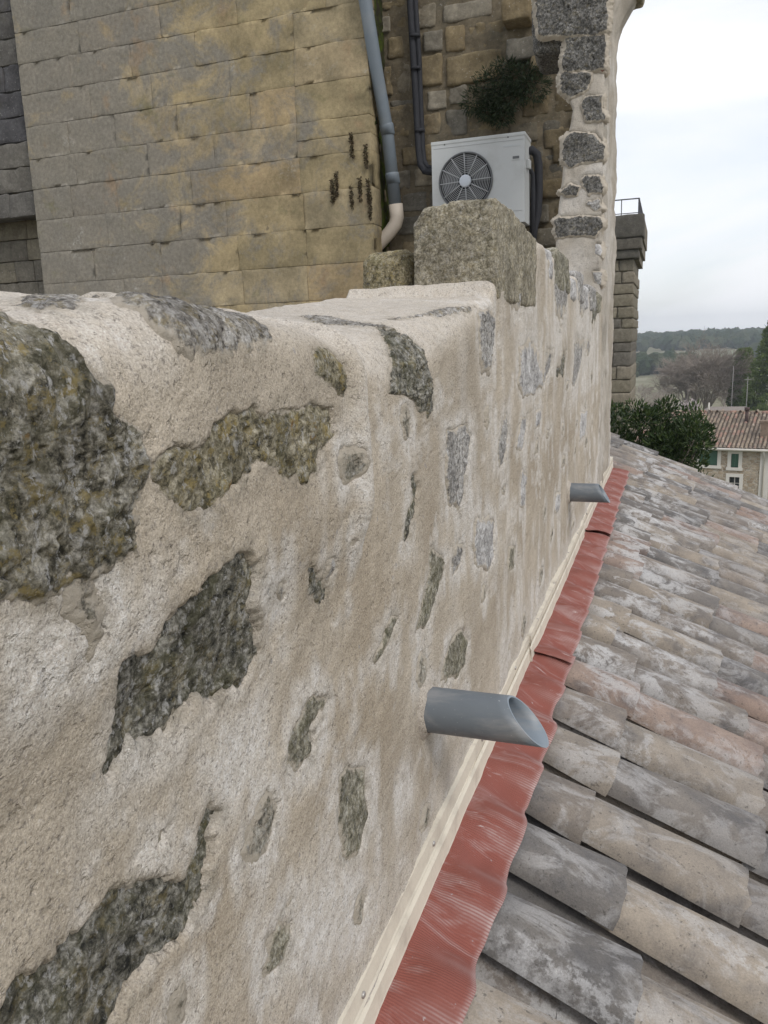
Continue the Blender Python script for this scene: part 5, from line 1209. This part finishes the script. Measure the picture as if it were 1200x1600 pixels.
# roof
sl_ = math.atan2(RISE, RUN); SL = math.hypot(RUN, RISE)
M_HT = None
g = G('house_tiles', .9, .15); r_ = g.island(); c = g.ramp(r_, [(0, (.17, .14, .11)), (.25, (.26, .205, .155)), (.5, (.30, .245, .19)), (.7, (.20, .165, .135)), (.92, (.33, .20, .155)), (1, (.35, .295, .235))])
M_HT = g.fin(g.mix(.45, c, g.ramp(g.noise(5, 6, .7), [(.3, (.3,)*3), (.7, (.7,)*3)]), 'OVERLAY'))
Vs, Fs, b = [], [], 0; rr = np.random.default_rng(2); HP = .225
tv = []; na = 5
for f, w_ in ((0, .075), (1, .092)):
    for k in range(na): a_ = math.pi*k/(na-1); tv.append((-math.cos(a_)*w_, f*.42, math.sin(a_)*.075))
tv = np.array(tv); tf = np.array([(k, k+1, na+k+1, na+k) for k in range(na-1)])
for side in (0, 1):
    x = HX0-.2
    while x < HX1+.2:
        s_ = -.25+rr.uniform(-.04, .04)
        while s_ < SL:
            v = tv.copy(); v[:, 1] = s_+.42-v[:, 1]; v[:, 2] += (.02*(1-(v[:, 1]-s_)/.42))+rr.uniform(0, .008); v[:, 0] += x+rr.normal(0, .008)
            yy_ = v[:, 1]*math.cos(sl_)-v[:, 2]*math.sin(sl_); zz_ = v[:, 1]*math.sin(sl_)+v[:, 2]*math.cos(sl_)
            if side: yy_ = 9.6-yy_
            Vs.append(np.stack([v[:, 0], yy_-.1*(1-2*side), zz_+hz(EZ)+.02], 1)); Fs.append(tf+b); b += len(tv); s_ += .36
        x += HP
rf = put('roof', MB().add([(HX0-.25, -.32, hz(EZ)-.10), (HX1+.25, -.32, hz(EZ)-.10), (HX1+.25, 4.8, hz(EZ)+RISE), (HX0-.25, 4.8, hz(EZ)+RISE), (HX0-.25, 9.9, hz(EZ)-.10), (HX1+.25, 9.9, hz(EZ)-.10),
    (HX0-.25, -.32, hz(EZ)-.02), (HX1+.25, -.32, hz(EZ)-.02), (HX1+.25, 4.8, hz(EZ)+RISE+.04), (HX0-.25, 4.8, hz(EZ)+RISE+.04), (HX0-.25, 9.9, hz(EZ)-.02), (HX1+.25, 9.9, hz(EZ)-.02)],
    [(0, 3, 2, 1), (3, 4, 5, 2), (6, 7, 8, 9), (9, 8, 11, 10), (0, 1, 7, 6), (5, 4, 10, 11), (1, 2, 8, 7), (2, 5, 11, 8), (0, 6, 9, 3), (3, 9, 10, 4)]).mesh('roof', plain('dark_tile_bed', (.10, .08, .065), .95, .1)), house)  # one even dark brown bed under the house tiles
ht = put('roof_tile_mass', mesh_np('roof_tile_mass', np.concatenate(Vs), np.concatenate(Fs), M_HT), rf); ht['kind'] = 'stuff'
rd = MB()
for k in range(36): x = HX0-.2+k*.36; rd.tube([(x, 4.8, hz(EZ)+RISE+.05), (x+.40, 4.8, hz(EZ)+RISE+.06)], [.10, .115], 8)
q = rd.obj('ridge_tiles', M_HT, rf, True); q['kind'] = 'stuff'
M_GUT = plain('pale_gutter', (.55, .52, .47), .6, .3, .06, 4)
MB().tube([(HX0-.2, -.38, hz(EZ)-.09), (HX1+.2, -.38, hz(EZ)-.09)], .075, 10).obj('gutter', M_GUT, house, True)
MB().tube([(2.75, -.38, hz(EZ)-.12), (2.75, -.20, hz(EZ)-.45), (2.75, -.06, hz(EZ)-.6), (2.75, -.06, .1)], .05, 8).obj('gutter_pipe', M_GUT, house, True)
MB().box(2.55, 3.05, -.04, .05, .05, hz(EZ)-.03).obj('pilaster', M_SUR, house)
M_CHIM = rubble_material('chimney_render', (.26, .20, .16)); zr = lambda y: hz(EZ)+RISE*y/RUN
MB().box(2.35, 2.80, 1.2, 1.65, zr(1.2)-.1, zr(1.2)+.95).box(2.30, 2.85, 1.15, 1.70, zr(1.2)+.951, zr(1.2)+1.05).obj('chimney', M_CHIM, rf)
MB().tube([(1.35, 3.4, zr(3.4)-.1), (1.35, 3.4, zr(3.4)+.75)], .10, 10).tube([(1.35, 3.4, zr(3.4)+.751), (1.35, 3.4, zr(3.4)+.95)], .15, 10).obj('flue', plain('rusty_flue', (.07, .045, .04), .7, .3, .3, 6), rf, True)
MB().tube([(-1.0, 4.6, zr(4.6)), (-1.0, 4.6, zr(4.6)+.75)], .05, 8).obj('vent_pipe', M_GUT, rf, True)
# ------------------------------------------------------------------ low building and poles
lo = thing('low_outbuilding', 'low outbuilding with shallow grey-brown roof behind the house', 'building', (5.6, 82, gz(5.6, 82)))
zt = -6.95-lo.location.z
M_LW = plain('pale_render', (.50, .46, .40), .9, .2, .1, 2)
MB().box(-1.9, 2.2, 0, 4, -.2, zt-.9).obj('wall', M_LW, lo)
MB().add([(-2.3, -.4, zt-.85), (2.6, -.4, zt-.85), (1.9, 2, zt), (-1.4, 2, zt), (-2.3, 4.4, zt-.85), (2.6, 4.4, zt-.85), (-2.3, -.4, zt-.93), (2.6, -.4, zt-.93), (-2.3, 4.4, zt-.93), (2.6, 4.4, zt-.93)],
    [(0, 1, 2, 3), (3, 2, 5, 4), (0, 3, 4), (1, 5, 2), (6, 7, 1, 0), (4, 5, 9, 8), (7, 9, 5, 1), (6, 0, 4, 8), (6, 8, 9, 7)]).obj('roof', plain('grey_brown_tiles', (.23, .20, .18), .9, .1, .25, 6, .02), lo)
M_POLE = plain('grey_pole', (.22, .21, .20), .8, .2, .1, 3)
for x, y, zt_, lb_ in ((7.2, 98, -3.6, 'thin grey telegraph pole without a crossbar behind the house'), (8.3, 93, -4.6, 'thin grey telegraph pole with a crossbar beside the green shrub')):
    b0 = gz(x, y); p_ = thing('telegraph_pole', lb_, 'pole', (x, y, b0), 'telegraph poles')
    MB().tube([(0, 0, -.2), (0, 0, zt_-b0)], [.05, .035], 8).obj('pole', M_POLE, p_, True)
    if 'with a' in lb_: MB().box(-.35, .35, -.04, .04, zt_-b0-.32, zt_-b0-.25).obj('crossbar', M_POLE, p_)
# ------------------------------------------------------------------ pale stone wall corner below the laurel
M_CW = rubble_material('pale_wall', (.42, .38, .32))
cw = lump(None, 'garden_wall', M_CW, .62, 1.16, 16.0, 16.4, -7.2, -2.58, 6001, .05, .08, (20, 8, 30), 2.); tag(cw, 'pale stone wall top showing between the laurel and the roof edge', 'wall')

# ------------------------------------------------------------------ the air of the valley
hz_ = MB().box(-400, 400, -60, 1500, -36, 30).obj('haze'); hz_['kind'] = 'stuff'
hm = bpy.data.materials.new('valley_haze'); hm.use_nodes = True; hm.node_tree.nodes.clear()
ho = hm.node_tree.nodes.new('ShaderNodeOutputMaterial'); hv = hm.node_tree.nodes.new('ShaderNodeVolumePrincipled')
hv.inputs['Color'].default_value = (.86, .92, 1, 1); hv.inputs['Density'].default_value = .00055; hv.inputs['Anisotropy'].default_value = .3
hm.node_tree.links.new(hv.outputs[0], ho.inputs['Volume']); hz_.data.materials.append(hm)
